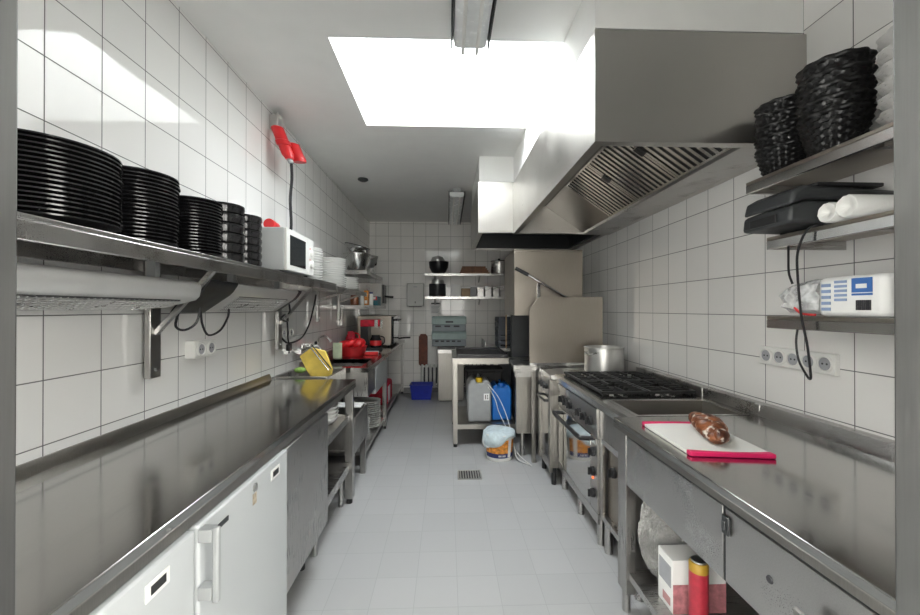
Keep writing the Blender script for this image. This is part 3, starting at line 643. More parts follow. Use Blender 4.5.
# upper shelf, cabinet and lower shelf at the far left
t = tray_shelf('wall_shelf', 'high steel wall shelf with mixing bowl at far left', -1.236, -.93, 4.50, 5.60, 1.79)
B(MB().box(-.94, -.93, 4.50, 5.60, 1.745, 1.7775).box(-1.236, -.941, 4.50, 4.51, 1.745, 1.7775), 'lip', 'steel', t)
B(MB().box(-1.236, -1.21, 4.55, 4.60, 1.60, 1.7775).box(-1.236, -1.21, 5.30, 5.35, 1.60, 1.7775), 'bracket', 'steel', t)
t = tray_shelf('wall_shelf', 'low steel wall shelf of jars and packets at far left', -1.236, -.90, 4.45, 5.72, 1.385)
B(MB().box(-.91, -.90, 4.45, 5.72, 1.345, 1.3725).box(-1.236, -.911, 4.45, 4.46, 1.345, 1.3725), 'lip', 'steel', t)
B(MB().box(-1.236, -1.21, 4.50, 4.54, 1.15, 1.3725).box(-1.236, -1.21, 5.4, 5.44, 1.15, 1.3725), 'bracket', 'steel', t)
t = T('wall_cabinet', 'dark steel wall box with slots at the end of jar shelf', 'cabinet', (-1.05, 5.55, 1.386))
B(MB().box(-1.236, -.90, 5.35, 5.70, 1.386, 1.70), 'body', 'steel_v', t, .004)
B(MB().box(-.899, -.885, 5.40, 5.66, 1.42, 1.68), 'front', 'black', t, .002)
B(MB().tube([(-.885, 5.5, 1.52), (-.80, 5.5, 1.51), (-.76, 5.5, 1.51)], .016), 'handle', 'black', t)
t = T('mixing_bowl', 'large steel mixing bowl on the high far left shelf', 'bowl', (-1.08, 4.60, 1.79))
bw = B(MB().lathe((-1.075, 4.60, 1.79), [(.08, 0), (.11, .02), (.15, .13), (.165, .19), (.172, .192), (.172, .198), (.158, .196), (.14, .13), (.1, .03), (.001, .022)], 36), 'bowl_body', 'bright', t)
mb = MB()
for s_ in (-1, 1): mb.tube([(-1.075+s_*.16, 4.55, 1.945), (-1.075+s_*.205, 4.56, 1.955), (-1.075+s_*.205, 4.64, 1.955), (-1.075+s_*.16, 4.65, 1.945)], .006)
B(mb, 'handle', 'bright', bw)
t = T('sieve', 'shallow metal sieve with dark rim tilted in the mixing bowl', 'sieve', (-1.06, 4.60, 1.99))
rt_ = Matrix.Translation((-1.065, 4.62, 2.085)) @ Matrix.Rotation(R(14), 4, 'Y')
mb = MB().lathe((0, 0, 0), [(.03, -.085), (.09, -.07), (.13, -.02), (.14, 0), (.145, 0), (.135, -.025), (.095, -.075), (.03, -.09)], 32); mb.v = [rt_ @ v for v in mb.v]; B(mb, 'mesh_bowl', 'bright', t)
mb = MB().lathe((0, 0, 0), [(.141, -.002), (.150, -.004), (.153, .002), (.148, .006), (.141, .004), (.141, -.002)], 36); mb.v = [rt_ @ v for v in mb.v]; B(mb, 'rim', 'black', t)
t = T('slicer', 'grey vegetable mill with crank beside the mixing bowl', 'vegetable mill', (-1.02, 5.0, 1.79))
B(MB().lathe((-1.03, 5.0, 1.87), [(.08, 0), (.12, .06), (.14, .15), (.13, .15), (.06, .01), (.001, .01)], 28), 'hopper', 'alu', t)
B(MB().tube([(-1.03, 5.0, 1.98), (-.97, 5.0, 2.02), (-.93, 5.0, 1.98), (-.92, 5.0, 1.92)], .009), 'crank', 'alu', t)
for k in range(3):
    a = R(30+120*k); B(MB().tube([(-1.03+.06*math.cos(a), 5.0+.06*math.sin(a), 1.875), (-1.03+.11*math.cos(a), 5.0+.10*math.sin(a), 1.791)], .008, 8, False), 'leg', 'alu', t)
B(MB().lathe((-.925, 5.0, 1.90), [(.012, 0), (.02, .01), (.02, .04), (.001, .05)], 14), 'knob', 'black', t)
zj = 1.3855
def jar(x, y, r, h_, mat, label, lid='paper', name='jar'):
    t = T(name, label, 'jar', (x, y, zj)); B(MB().lathe((x, y, zj), [(r*.95, 0), (r, .01), (r, h_*.75), (r*.8, h_*.86), (.001, h_*.86)], 20), 'glass', mat, t); B(MB().lathe((x, y, zj+h_*.861), [(r*.85, 0), (r*.85, h_*.13), (.001, h_*.14)], 20), 'lid', lid, t)
jar(-1.10, 4.62, .05, .12, 'brownj', 'brown jar at the near end of the jar shelf', 'brown')
jar(-1.01, 4.62, .024, .12, 'porcelain', 'slim white jar beside the brown jar')
jar(-.965, 4.90, .035, .17, 'plastic', 'white bottle between orange carton and teal box', 'navy')
for x, y, sx_, h_, mt, lb in ((-1.02, 4.85, .09, .11, 'tan', 'tan packet on the jar shelf before orange carton'), (-.985, 4.76, .05, .18, 'orange', 'upright orange and brown carton on the jar shelf')):
    t = T('carton', lb, 'carton', (x, y, zj)); B(MB().box(x-sx_/2, x+sx_/2, y-.04, y+.04, zj, zj+h_), 'box', mt, t, .002); B(MB().box(x-sx_/3, x+sx_/3, y-.0415, y-.0402, zj+.02, zj+.06), 'label_panel', 'paper', t)
t = T('carton', 'teal box with red and white print on the jar shelf', 'carton', (-.94, 5.2, zj)); B(MB().box(-1.0, -.905, 5.05, 5.30, zj, zj+.12), 'box', 'teal', t, .003); B(MB().box(-.99, -.91, 5.047, 5.0495, zj+.07, zj+.115), 'print', 'red', t); B(MB().box(-.985, -.93, 5.044, 5.0465, zj+.08, zj+.11), 'print', 'paper', t)

DY = 0.0
# ------------------------------------------------------------------ back wall
t = T('towel_dispenser', 'grey metal paper towel dispenser on the back wall', 'dispenser', (-.50, 6.2, 1.37))
B(MB().box(-.635, -.365, 6.13, 6.259, 1.38, 1.75), 'body', 'palegrey', t, .012)
B(MB().box(-.53, -.47, 6.126, 6.1295, 1.68, 1.70), 'mark', 'greyi', t); B(MB().box(-.507, -.493, 6.125, 6.1295, 1.43, 1.46), 'lock', 'charcoal', t); B(MB().box(-.60, -.40, 6.132, 6.20, 1.372, 1.379), 'slot', 'ink', t)
t = T('notice_sheet', 'white notice sheet with dark heading on the back wall', 'notice', (-.19, 6.255, 1.26))
B(MB().box(-.28, -.09, 6.255, 6.259, 1.24, 1.47), 'sheet', 'paper', t)
mb = MB().box(-.255, -.115, 6.2535, 6.2549, 1.418, 1.44); B(mb, 'heading', 'ink', t)
mb = MB()
for k in range(6): mb.box(-.25, -.12-.01*(k % 3), 6.2535, 6.2549, 1.38-k*.02, 1.386-k*.02)
B(mb, 'text_lines', 'greyi', t)
for z, lb in ((1.885, 'upper steel shelf on the back wall with pans and boards'), (1.53, 'lower steel shelf on the back wall with containers')):
    t = T('wall_shelf', lb, 'shelf', (.3, 6.1, z-.03))
    B(MB().box(-.34, 1.2, 5.95, 6.258, z-.01, z), 'board', 'steel', t); B(MB().box(-.34, 1.2, 5.95, 5.96, z-.035, z-.0105), 'front_lip', 'steel', t)
    for x in (-.2, .5): B(MB().prism([(5.97, z-.0105), (6.258, z-.0105), (6.258, z-.12), (6.24, z-.12)], 'x', x, x+.02), 'bracket', 'steel', t)
t = T('black_bowl', 'black round bowl on the upper back shelf', 'bowl', (-.14, 6.06, 1.885))
B(MB().lathe((-.13, 6.09, 1.885), [(.06, 0), (.11, .03), (.145, .10), (.155, .19), (.149, .19), (.135, .10), (.09, .03), (.001, .02)], 32), 'bowl_body', 'black', t)
t = T('steel_bowl', 'steel bowl nested in the black bowl of the back shelf', 'bowl', (-.14, 6.06, 1.97))
B(MB().lathe((-.145, 6.07, 2.0), [(.02, -.05), (.06, -.03), (.10, .05), (.11, .10), (.08, .15), (.001, .175)], 32), 'bowl_body', 'alu', t)
for i in range(4):
    a = .20+i*.012; tag(B(MB().box(a, .66-.02*i, 5.97+.01*i, 6.22, 1.8852+i*.03, 1.8852+i*.03+.027), 'wooden_board', 'wood', None, .003, loc=(.43, 6.1, 1.885+i*.03)), 'brown wooden board, %s of four piled on the upper back shelf' % ['lowest', 'second lowest', 'third lowest', 'topmost'][i], 'board', 'wooden boards on the back shelf')
t = T('stock_pot', 'steel pot with dark lid on the upper back shelf', 'pot', (.83, 6.1, 1.885))
B(MB().lathe((.82, 6.08, 1.8852), [(.125, 0), (.13, .01), (.13, .19), (.135, .195), (.001, .195)], 32), 'pot_body', 'steel', t); B(MB().lathe((.82, 6.08, 2.081), [(.138, 0), (.13, .015), (.02, .03), (.02, .05), (.001, .05)], 32), 'lid', 'black', t)
t = T('dark_pot', 'dark casserole with pale lid on the lower back shelf', 'pot', (-.15, 6.08, 1.53))
B(MB().lathe((-.15, 6.09, 1.5302), [(.12, 0), (.13, .01), (.13, .20), (.001, .20)], 32), 'pot_body', 'charcoal', t); B(MB().lathe((-.15, 6.09, 1.731), [(.105, 0), (.10, .055), (.001, .06)], 32), 'lid', 'alu', t)
tag(B(MB().box(.06, .21, 6.0, 6.18, 1.5302, 1.72, Matrix.Translation((0, 0, 0))), 'paper_stack', 'paper', None, .01, loc=(.135, 6.09, 1.53)), 'white paper wrapped parcel on the lower back shelf', 'parcel')
for x0, x1, hh, mt, lb in ((.225, .36, .13, 'tan', 'beige box beside the white parcel on lower back shelf'), (.37, .46, .15, 'greyp', 'grey upright box in the middle of lower back shelf')):
    t = T('storage_box', lb, 'box', ((x0+x1)/2, 6.08, 1.53)); B(MB().box(x0, x1, 6.0, 6.18, 1.5302, 1.53+hh), 'box_body', mt, t, .004); B(MB().box(x0-.004, x1+.004, 5.996, 6.184, 1.53+hh+.0002, 1.53+hh+.02), 'lid', 'paper', t, .003)
for i, x in enumerate((.52, .64, .76, .88)):
    t = T('food_container', 'steel gastro container on lower back shelf, %s from the left' % ['first', 'second', 'third', 'fourth'][i], 'container', (x, 6.08, 1.53), 'gastro containers on the lower back shelf'); B(MB().box(x-.05, x+.05, 6.0, 6.18, 1.5302, 1.67+.02*(i % 2)), 'body', 'steel', t, .004); B(MB().box(x-.056, x+.056, 5.994, 6.186, 1.6702+.02*(i % 2), 1.678+.02*(i % 2)), 'lid', 'bright', t)
# brown board and white board hanging on the wall
tag(B(MB().prism([(-.45+.03, .94), (-.31-.03, .94), (-.31, .90), (-.31, .46), (-.34, .43), (-.42, .43), (-.45, .46), (-.45, .90)], 'y', 6.20, 6.258), 'plank', 'brown', None, .006, loc=(-.38, 6.23, .43)), 'dark red brown plank hanging on the back wall by the crates', 'plank')
tag(B(MB().box(-.30, -.16, 6.21, 6.258, .44, .84), 'panel', 'paper', None, .004, loc=(-.23, 6.23, .44)), 'white panel beside the brown plank on the back wall', 'panel')
t = T('radiator', 'white ribbed radiator on the back wall', 'radiator', (.1, 6.19, .08))
B(MB().box(-.42, .66, 6.19, 6.22, .12, .15).box(-.42, .66, 6.19, 6.22, .41, .44), 'rail', 'radiator', t, .008)
B(MB().box(-.42, .66, 6.236, 6.25, .10, .45), 'gap_shade', 'charcoal', t)  # dark sheet added behind the ribs for their shaded gaps
for i in range(17): B(MB().box(-.41+i*.064, -.41+i*.064+.036, 6.15, 6.235, .09, .46), 'rib', 'radiator', t, .012)
# steel bin with the two crates on it
t = T('steel_cabinet', 'narrow steel cabinet by the back wall carrying crates', 'cabinet', (.055, 5.78, 0))
B(MB().box(-.13, .245, 5.62, 5.95, .012, .75), 'body', 'shaded', t, .006); B(MB().box(-.13, .245, 5.615, 5.619, .70, .752), 'rim', 'steel', t); B(MB().box(-.11, .225, 5.64, 5.93, 0, .0115), 'plinth', 'rubber', t)
tag(B(MB().box(-.14, .26, 5.60, 5.96, .753, .80), 'tray', 'black', None, .006, loc=(.06, 5.78, .753)), 'black tray between steel cabinet and green grey crates', 'tray')
def crate(z, slots, label):
    t = T('plastic_crate', label, 'crate', (.03, 5.78, z))
    B(MB().box(-.215, .275, 5.61, 5.96, z, z+.10), 'lower_tray', 'cratedark', t, .008)
    B(MB().prism([(5.60, z+.1005), (5.97, z+.1005), (5.97, z+.215), (5.63, z+.215), (5.60, z+.18)], 'x', -.22, .28), 'upper_tray', 'crate', t, .008)
    mb = MB(); n = slots
    for i in range(n):
        x = -.17+i*(.40/n); B(MB().box(x, x+.40/n*.62, 5.604, 5.6095, z+.062, z+.084), 'slot', 'ink', t)
    if slots == 3: B(MB().box(-.02, .09, 5.5965, 5.5995, z+.125, z+.15), 'label_mark', 'ink', t)
crate(.801, 5, 'grey green plastic crate with five slots, lower of two')
crate(1.0165, 3, 'grey green plastic crate with three slots and dark mark, upper of two')

# ------------------------------------------------------------------ draining table and what stands there
t = T('draining_table', 'steel draining table with undershelf at the back', 'table', (.36, 4.15, 0))
B(MB().box(.055, .60, 3.76, 4.55, .835, .86), 'top', 'shaded', t, .003)
B(MB().box(.055, .60, 3.755, 3.7595, .805, .862), 'front_lip', 'shaded', t)
B(MB().box(.10, .665, 3.80, 4.50, .185, .215).box(.10, .665, 3.775, 3.7995, .17, .216), 'shelf', 'shaded', t)
for x, y in ((.08, 3.785), (.08, 4.52), (.57, 4.52)):
    B(MB().box(x-.022, x+.022, y-.022, y+.022, .03, .834), 'leg', 'shaded', t, .002); B(MB().cyl((x, y, 0), (x, y, .03), .018, 12), 'foot', 'rubber', t)
t = T('rack_tray', 'flat black tray lying on the draining table', 'tray', (.34, 4.1, .86)); B(MB().box(.10, .60, 3.80, 4.50, .8605, .875), 'tray_base', 'black', t); mb = MB(); rim(mb, .10, .60, 3.80, 4.50, .8755, .015, .02); B(mb, 'rim', 'black', t)
def canister(x, y, z, w_, d, hh, mat, capm, label, lab=False):
    t = T('canister', label, 'canister', (x, y, z), 'chemical canisters under the draining table')
    pr = [(-w_/2, 0), (w_/2, 0), (w_/2, hh*.82), (w_*.34, hh*.93), (w_*.12, hh*.93), (w_*.12, hh*.88), (-w_*.12, hh*.88), (-w_*.12, hh), (-w_*.34, hh), (-w_/2, hh*.9)]
    pr = [(-w_/2, 0), (w_/2, 0), (w_/2, hh*.84), (w_*.38, hh*.95), (w_*.2, hh), (w_*.14, hh*.9), (-w_*.14, hh*.9), (-w_*.2, hh), (-w_*.38, hh*.95), (-w_/2, hh*.84)]
    B(MB().prism([(x+p[0], z+p[1]) for p in pr], 'y', y-d/2, y+d/2), 'body', mat, t, .018, sharp=50)
    B(MB().lathe((x, y-d*.28, z+hh*.9), [(.028, 0), (.033, .002), (.033, .04), (.028, .046), (.001, .046)], 18), 'cap', capm, t)
    B(MB().tube([(x, y-d*.05, z+hh*.905), (x, y, z+hh*1.0), (x, y+d*.3, z+hh*1.0), (x, y+d*.38, z+hh*.905)], .012), 'handle', mat, t)
    if lab:
        l = B(MB().box(x+.04, x+.095, y-d/2-.002, y-d/2-.0003, z+hh*.50, z+hh*.66), 'label_panel', 'paper', t)
        B(MB().box(x+.055, x+.063, y-d/2-.003, y-d/2-.0021, z+hh*.53, z+hh*.63).box(x+.075, x+.083, y-d/2-.003, y-d/2-.0021, z+hh*.53, z+hh*.57).box(x+.075, x+.083, y-d/2-.003, y-d/2-.0021, z+hh*.59, z+hh*.63), 'print', 'ink', l)
canister(.325, 4.0, .2155, .235, .30, .43, 'greyp', 'cap', 'grey canister with yellow cap under the draining table', True)
canister(.552, 4.02, .2155, .2, .26, .37, 'blue', 'blue', 'blue canister beside the grey one under the draining table')
cable('hose', 'thin white hose from grey canister down to the bucket', [(.40, 3.86, .58), (.47, 3.80, .46), (.50, 3.75, .35), (.55, 3.68, .24), (.605, 3.5, .12), (.615, 3.40, .03), (.70, 3.31, .008)], .004, 'hose')
cable('hose', 'thin white hose hanging in front of the blue canister', [(.40, 3.855, .60), (.50, 3.82, .48), (.57, 3.78, .33), (.598, 3.62, .20), (.61, 3.44, .08), (.72, 3.28, .007)], .004, 'hose')
t = T('waste_container', 'black container behind the canisters under the draining table', 'container', (.52, 4.33, .2155)); B(MB().box(.22, .60, 4.20, 4.46, .2156, .66), 'body', 'rubber', t, .01); B(MB().box(.21, .61, 4.19, 4.47, .6605, .69), 'lid', 'rubber', t, .006)
# bucket with cloth
bx, by = .472, 3.50
t = T('bucket', 'white bucket with orange and navy label on the floor', 'bucket', (bx, by, 0))
B(MB().lathe((bx, by, 0), [(.112, 0), (.115, .005), (.136, .225), (.142, .226), (.142, .236), (.134, .236), (.110, .01), (.001, .008)], 40), 'bucket_body', 'plastic', t)
def band(z0, z1, a0, a1, push):
    mb = MB(); n = 24; o = []
    for i in range(n+1):
        a = a0+(a1-a0)*i/n
        for z in (z0, z1):
            r_ = .1145+(.136-.1145)*z/.225+push; o.append((bx+r_*math.cos(a), by+r_*math.sin(a), z))
    mb.add(o, [(2*i, 2*i+2, 2*i+3, 2*i+1) for i in range(n)]); return mb
l = B(band(.035, .19, R(-165), R(-25), .0012), 'label_wrap', 'orange', t)
B(band(.032, .072, R(-166), R(-24), .0022), 'label_stripe', 'navy', l)
mb = MB()
for k, a in enumerate((-100, -93, -84, -76)): b2 = band(.044, .060, R(a), R(a+4.5), .0032); mb.add(b2.v, b2.f)
B(mb, 'lettering', 'paper', l)
B(band(.035, .19, R(-60), R(-44), .0022), 'label_margin', 'paper', l)
B(MB().tube([(bx-.143, by, .20), (bx-.15, by-.06, .15), (bx-.11, by-.12, .13)], .003), 'handle', 'hose', t)
mb = MB(); n = 40; rings = [(.0, .250), (.05, .256), (.10, .254), (.128, .248), (.140, .238), (.1435, .222), (.146, .205)]
vs = []
for k, (r_, z) in enumerate(rings):
    for j in range(n):
        a = 2*math.pi*j/n; dr_ = (.004*math.sin(5*a+k)+.003*math.sin(11*a+2*k))*(.3 if k > 3 and -1.2 < math.remainder(a, 2*math.pi) < 1.2 else 1)
        dz = .006*math.sin(3*a+k*.7)+(-.045*max(0, math.cos(a-R(205)))*(k-4)+.010*math.sin(5*a) if k >= 5 else 0)
        vs.append((bx+(r_+(dr_ if k > 1 else 0))*math.cos(a), by+(r_+(dr_ if k > 1 else 0))*math.sin(a), z+(dz if k else 0)))
mb.add(vs, [(k*n+j, k*n+(j+1) % n, (k+1)*n+(j+1) % n, (k+1)*n+j) for k in range(len(rings)-1) for j in range(n)])
o = tag(B(mb, 'cleaning_cloth', 'cloth', None, loc=(bx, by, .25), sharp=80, weld=.0005), 'pale blue cleaning cloth draped over the white bucket', 'cloth')
sd = o.modifiers.new('thickness', 'SOLIDIFY'); sd.thickness = .004; sd.offset = 1
# floor drain
t = T('floor_drain', 'square metal floor drain in the aisle', 'drain', (.18, 3.13, 0))
B(MB().box(.09, .275, 3.05, 3.215, .0002, .003), 'pan', 'ink', t)
mb = MB(); rim(mb, .085, .28, 3.045, 3.22, .003, .014, .003)
for i in range(8): mb.box(.105+i*.0205, .115+i*.0205, 3.06, 3.205, .0032, .006)
B(mb, 'grate', 'alu', t)

# ------------------------------------------------------------------ dishwasher
t = T('dishwasher', 'steel hood type dishwasher with raised hood', 'dishwasher', (.93, 3.86, 0))
B(MB().box(.685, 1.26, 3.521, 4.16, .22, .80), 'body', 'shaded', t, .004)
B(MB().box(.62, 1.26, 3.47, 3.52, .22, .80), 'front_panel', 'shaded', t, .004)
for x in (.66, 1.22):
    for y in (3.51, 4.12): B(MB().cyl((x+.03 if x < 1 else x, y+.03 if y < 4 else y, 0), (x+.03 if x < 1 else x, y+.03 if y < 4 else y, .219), .02, 12), 'leg', 'steel', t)
B(MB().box(.62, 1.26, 3.56, 3.572, 1.28, 1.875).box(.62, .632, 3.572, 4.16, 1.28, 1.875).box(1.248, 1.26, 3.572, 4.16, 1.28, 1.875).box(.632, 1.248, 4.148, 4.16, 1.28, 1.875).box(.62, 1.26, 3.56, 4.16, 1.8755, 1.89), 'hood', 'warm', t, .004)
B(MB().box(.70, 1.2, 4.17, 4.26, .80, 1.80), 'back_column', 'charcoal', t)
B(MB().tube([(.635, 3.53, 1.71), (.66, 3.53, 1.70), (.78, 3.53, 1.632), (1.0, 3.53, 1.50), (1.14, 3.53, 1.42)], .012, 8, False), 'lift_bar', 'bright', t)
B(MB().cyl((.625, 3.53, 1.715), (.745, 3.53, 1.652), .017, 12), 'grip', 'black', t)
B(MB().box(.83, .86, 3.545, 3.5595, 1.44, 1.58), 'badge', 'bright', t, .003)
B(MB().box(.625, .70, 3.48, 3.50, .8005, .815).box(.62, 1.26, 3.52, 4.16, .8005, .82), 'wash_deck', 'steel', t)
t = T('inlet_table', 'steel inlet table with turned up edge before the dishwasher', 'table', (.75, 3.40, 0))
B(MB().box(.575, 1.38, 3.34, 3.46, .825, .85), 'top', 'steel', t, .003); B(MB().box(.575, 1.38, 3.335, 3.3395, .80, .852), 'front_lip', 'steel', t)
B(MB().box(.74, .775, 3.36, 3.395, .0, .824), 'leg', 'shaded', t, .002)
B(MB().box(.6, 1.38, 3.40, 3.45, .74, .8245), 'apron', 'steel', t)
t = T('splash_guard', 'tall flat steel splash guard behind the cooking range', 'splash guard', (1.04, 3.32, .85))
B(MB().prism([(.715, .853), (1.36, .853), (1.36, 1.445), (.80, 1.445), (.715, 1.34)], 'y', 3.345, 3.36), 'panel', 'warm', t, .002)
B(MB().box(.715, 1.36, 3.325, 3.3445, .853, .875), 'foot_flange', 'bright', t)
# dish racks stacked behind
for i in range(6):
    z = .877+i*.062
    tt = T('dish_rack', 'dark dish rack behind draining table, %s' % ['bottom of the stack', 'second from the bottom', 'third from the bottom', 'fourth from the bottom', 'fifth from the bottom', 'top of the stack'][i], 'dish rack', (.78, 4.75, z), 'dark dish racks stacked by the dishwasher')
    mb = MB(); mb.box(.61, .95, 4.58, 4.92, z, z+.006).box(.61, .62, 4.58, 4.92, z+.006, z+.055).box(.94, .95, 4.58, 4.92, z+.006, z+.055).box(.62, .94, 4.58, 4.59, z+.006, z+.022).box(.62, .94, 4.58, 4.59, z+.042, z+.055).box(.62, .94, 4.91, 4.92, z+.006, z+.055)
    for k in range(5): mb.box(.62+k*.075, .635+k*.075, 4.58, 4.59, z+.022, z+.042)
    B(mb, 'rack_body', 'rack', tt)
t = T('rack_table', 'steel table with legs holding the dark dish racks', 'table', (.72, 4.75, 0))
B(MB().box(.45, 1.45, 4.58, 5.1, .84, .875), 'top', 'steel', t); B(MB().box(.45, .46, 4.58, 5.1, .876, .96), 'upstand', 'steel', t)
for x, y in ((.49, 4.62), (.49, 5.06), (1.41, 5.06)): B(MB().box(x-.02, x+.02, y-.02, y+.02, 0, .8395), 'leg', 'steel_v', t)
B(MB().box(.47, 1.43, 4.70, 5.08, .30, .83), 'back_panel', 'charcoal', t)
tag(B(MB().cyl((.70, 4.57, .8755), (.70, 4.57, 1.30), .009, 10), 'wooden_rod', 'tan', None, loc=(.70, 4.57, .876)), 'thin wooden rod upright in front of dark dish racks', 'rod')

DY = -.028
# ------------------------------------------------------------------ cooking line on the right
def knob(x, y, z, r, par, mat='black'):
    kb = B(MB().lathe((x, y, z), [(r, 0), (r*.95, -.018), (r*.55, -.024), (.001, -.024)], 18, (1, 0, 0)).box(x-.036, x-.022, y-.005, y+.005, z-r*.8, z+r*.8), 'knob', mat, par, .0015); return kb
# second (far) range with polished front
t = T('oven_range', 'far steel range with polished oven door beside splash guard', 'range', (1.13, 3.12, 0))
B(MB().box(.80, 1.47, 2.955, 3.30, .13, .80), 'body', 'shaded', t, .002)
B(MB().box(.785, 1.47, 2.945, 3.31, .8005, .838), 'top', 'steel', t, .006)
B(MB().box(.777, .80, 2.945, 2.985, .10, .80).box(.777, .80, 3.27, 3.31, .10, .80), 'front_post', 'shaded', t, .002)
p = B(MB().box(.785, .7995, 2.986, 3.269, .68, .80), 'control_panel', 'steel', t)
for y in (3.05, 3.13, 3.21): knob(.785, y, .735, .022, p)
d = B(MB().box(.787, .7995, 2.986, 3.269, .17, .675), 'oven_door', 'polished', t, .002)
B(MB().tube([(.787, 3.01, .63), (.755, 3.01, .63), (.755, 3.25, .63), (.787, 3.25, .63)], .010, 8, False), 'handle', 'black', d)
B(MB().box(.79, .7995, 2.986, 3.269, .10, .165), 'kick_plate', 'steel', t)
for x, y in ((.82, 2.98), (.82, 3.28), (1.42, 2.98), (1.42, 3.28)): B(MB().cyl((x, y, 0), (x, y, .13), .02, 12), 'foot', 'black', t)
# main gas range
t = T('gas_range', 'large steel gas range with oven and black grates', 'range', (1.15, 2.55, 0))
B(MB().box(.86, 1.44, 2.18, 2.94, .17, .80), 'body', 'steel_v', t, .002)
B(MB().box(.87, 1.44, 2.175, 2.943, .8005, .845), 'top', 'top', t, .004)
pr = [(.845, .78), (.815, .80), (.812, .835), (.825, .848), (.8695, .848), (.8695, .80), (.8595, .78)]
B(MB().prism(pr, 'y', 2.175, 2.943), 'front_nose', 'bright', t)
p = B(MB().prism([(.858, .61), (.845, .61), (.838, .776), (.858, .776)], 'y', 2.183, 2.938), 'control_panel', 'steel', t)
for y in (2.81, 2.715, 2.63, 2.45, 2.36, 2.266): knob(.840, y, .69, .027, p)
d = B(MB().box(.842, .8595, 2.285, 2.935, .19, .605), 'oven_door', 'polished', t, .003)
B(MB().tube([(.841, 2.31, .572), (.79, 2.31, .575), (.785, 2.36, .575), (.785, 2.83, .575), (.79, 2.88, .575), (.841, 2.88, .572)], .014, 10, False), 'handle', 'black', d)
p = B(MB().box(.845, .8595, 2.185, 2.282, .19, .605), 'side_panel', 'steel', t)
for z in (.52, .41, .285): knob(.845, 2.235, z, .026, p)
B(MB().lathe((.845, 2.25, .365), [(.006, 0), (.006, -.004), (.001, -.006)], 12, (1, 0, 0)), 'indicator_lamp', 'indicator', p)
B(MB().box(.84, .8445, 2.20, 2.28, .57, .60), 'plate', 'bright', p)
B(MB().box(.845, .8595, 2.18, 2.94, .13, .185), 'kick_plate', 'steel', t)
for x, y in ((.88, 2.22), (.88, 2.55), (.88, 2.90), (1.4, 2.22), (1.4, 2.90)): B(MB().cyl((x, y, 0), (x, y, .17), .022, 12), 'foot', 'steel', t)
for cy in (2.375, 2.735):
    for cx in (1.01, 1.29):
        gr = B(MB().box(cx-.135, cx+.135, cy-.175, cy-.16, .856, .872).box(cx-.135, cx+.135, cy+.16, cy+.175, .856, .872).box(cx-.135, cx-.12, cy-.16, cy+.16, .856, .872).box(cx+.12, cx+.135, cy-.16, cy+.16, .856, .872), 'grate', 'cast', t, .002)
        mb = MB()
        for k in range(-2, 3): mb.box(cx-.12, cx-.045, cy+k*.06-.006, cy+k*.06+.006, .858, .874); mb.box(cx+.045, cx+.12, cy+k*.06-.006, cy+k*.06+.006, .858, .874)
        for a in (-.125, .115):
            for b_ in (-.165, .155): mb.box(cx+a, cx+a+.01, cy+b_, cy+b_+.01, .8455, .8558)
        for s_ in (-1, 1): mb.box(cx-.006, cx+.006, cy+s_*.10-.06, cy+s_*.10+.06, .858, .874)
        B(mb, 'finger', 'cast', gr)
        B(MB().lathe((cx, cy, .8455), [(.06, 0), (.055, .006), (.035, .008), (.035, .014), (.001, .015)], 24), 'burner', 'cast', t)
B(MB().box(1.44, 1.495, 2.175, 2.943, .80, .90), 'upstand', 'steel', t, .004)
# bain marie module
t = T('bain_marie', 'steel bain marie with sunken basin beside the gas range', 'bain marie', (1.15, 1.97, 0))
a0, a1, c0, c1 = .87+.016, 1.385, 1.80, 2.088
B(MB().box(.87, 1.44, 1.772, c0, .80, .846).box(.87, 1.44, c1, 2.173, .80, .846).box(.87, a0, c0, c1, .80, .846).box(a1, 1.44, c0, c1, .80, .846), 'top', 'top', t)
B(MB().box(a0+.001, a1-.001, c0+.001, c1-.001, .69, .70).box(a0+.001, a0+.007, c0+.001, c1-.001, .70, .846).box(a1-.007, a1-.001, c0+.001, c1-.001, .70, .846).box(a0+.007, a1-.007, c0+.001, c0+.007, .70, .846).box(a0+.007, a1-.007, c1-.007, c1-.001, .70, .846), 'basin', 'dull', t)
mb = MB(); rim(mb, a0-.02, a1+.02, c0-.02, c1+.02, .8462, .02, .003); B(mb, 'basin_rim', 'bright', t)
B(MB().prism(pr, 'y', 1.772, 2.173), 'front_nose', 'bright', t)
B(MB().box(.86, .872, 1.775, 2.172, .61, .779).box(.86, .872, 1.775, 2.172, .17, .20).box(.86, .872, 2.15, 2.172, .20, .61), 'front_frame', 'steel_v', t)
B(MB().box(.855, .8595, 1.775, 2.15, .595, .625), 'ledge', 'bright', t)
p = B(MB().box(.89, .90, 1.775, 2.15, .20, .60), 'control_panel', 'warm', t)
knob(.889, 2.06, .47, .028, p)
B(MB().box(.872, 1.44, 1.775, 2.172, .17, .199), 'base', 'steel', t)
B(MB().box(1.3, 1.44, 1.775, 2.172, .20, .67), 'back_panel', 'steel', t)
for x, y in ((.89, 1.80), (.89, 2.14), (1.4, 1.80), (1.4, 2.14)): B(MB().cyl((x, y, 0), (x, y, .17), .022, 12), 'foot', 'steel', t)
B(MB().box(1.44, 1.495, 1.772, 2.173, .80, .90), 'upstand', 'steel', t, .004)
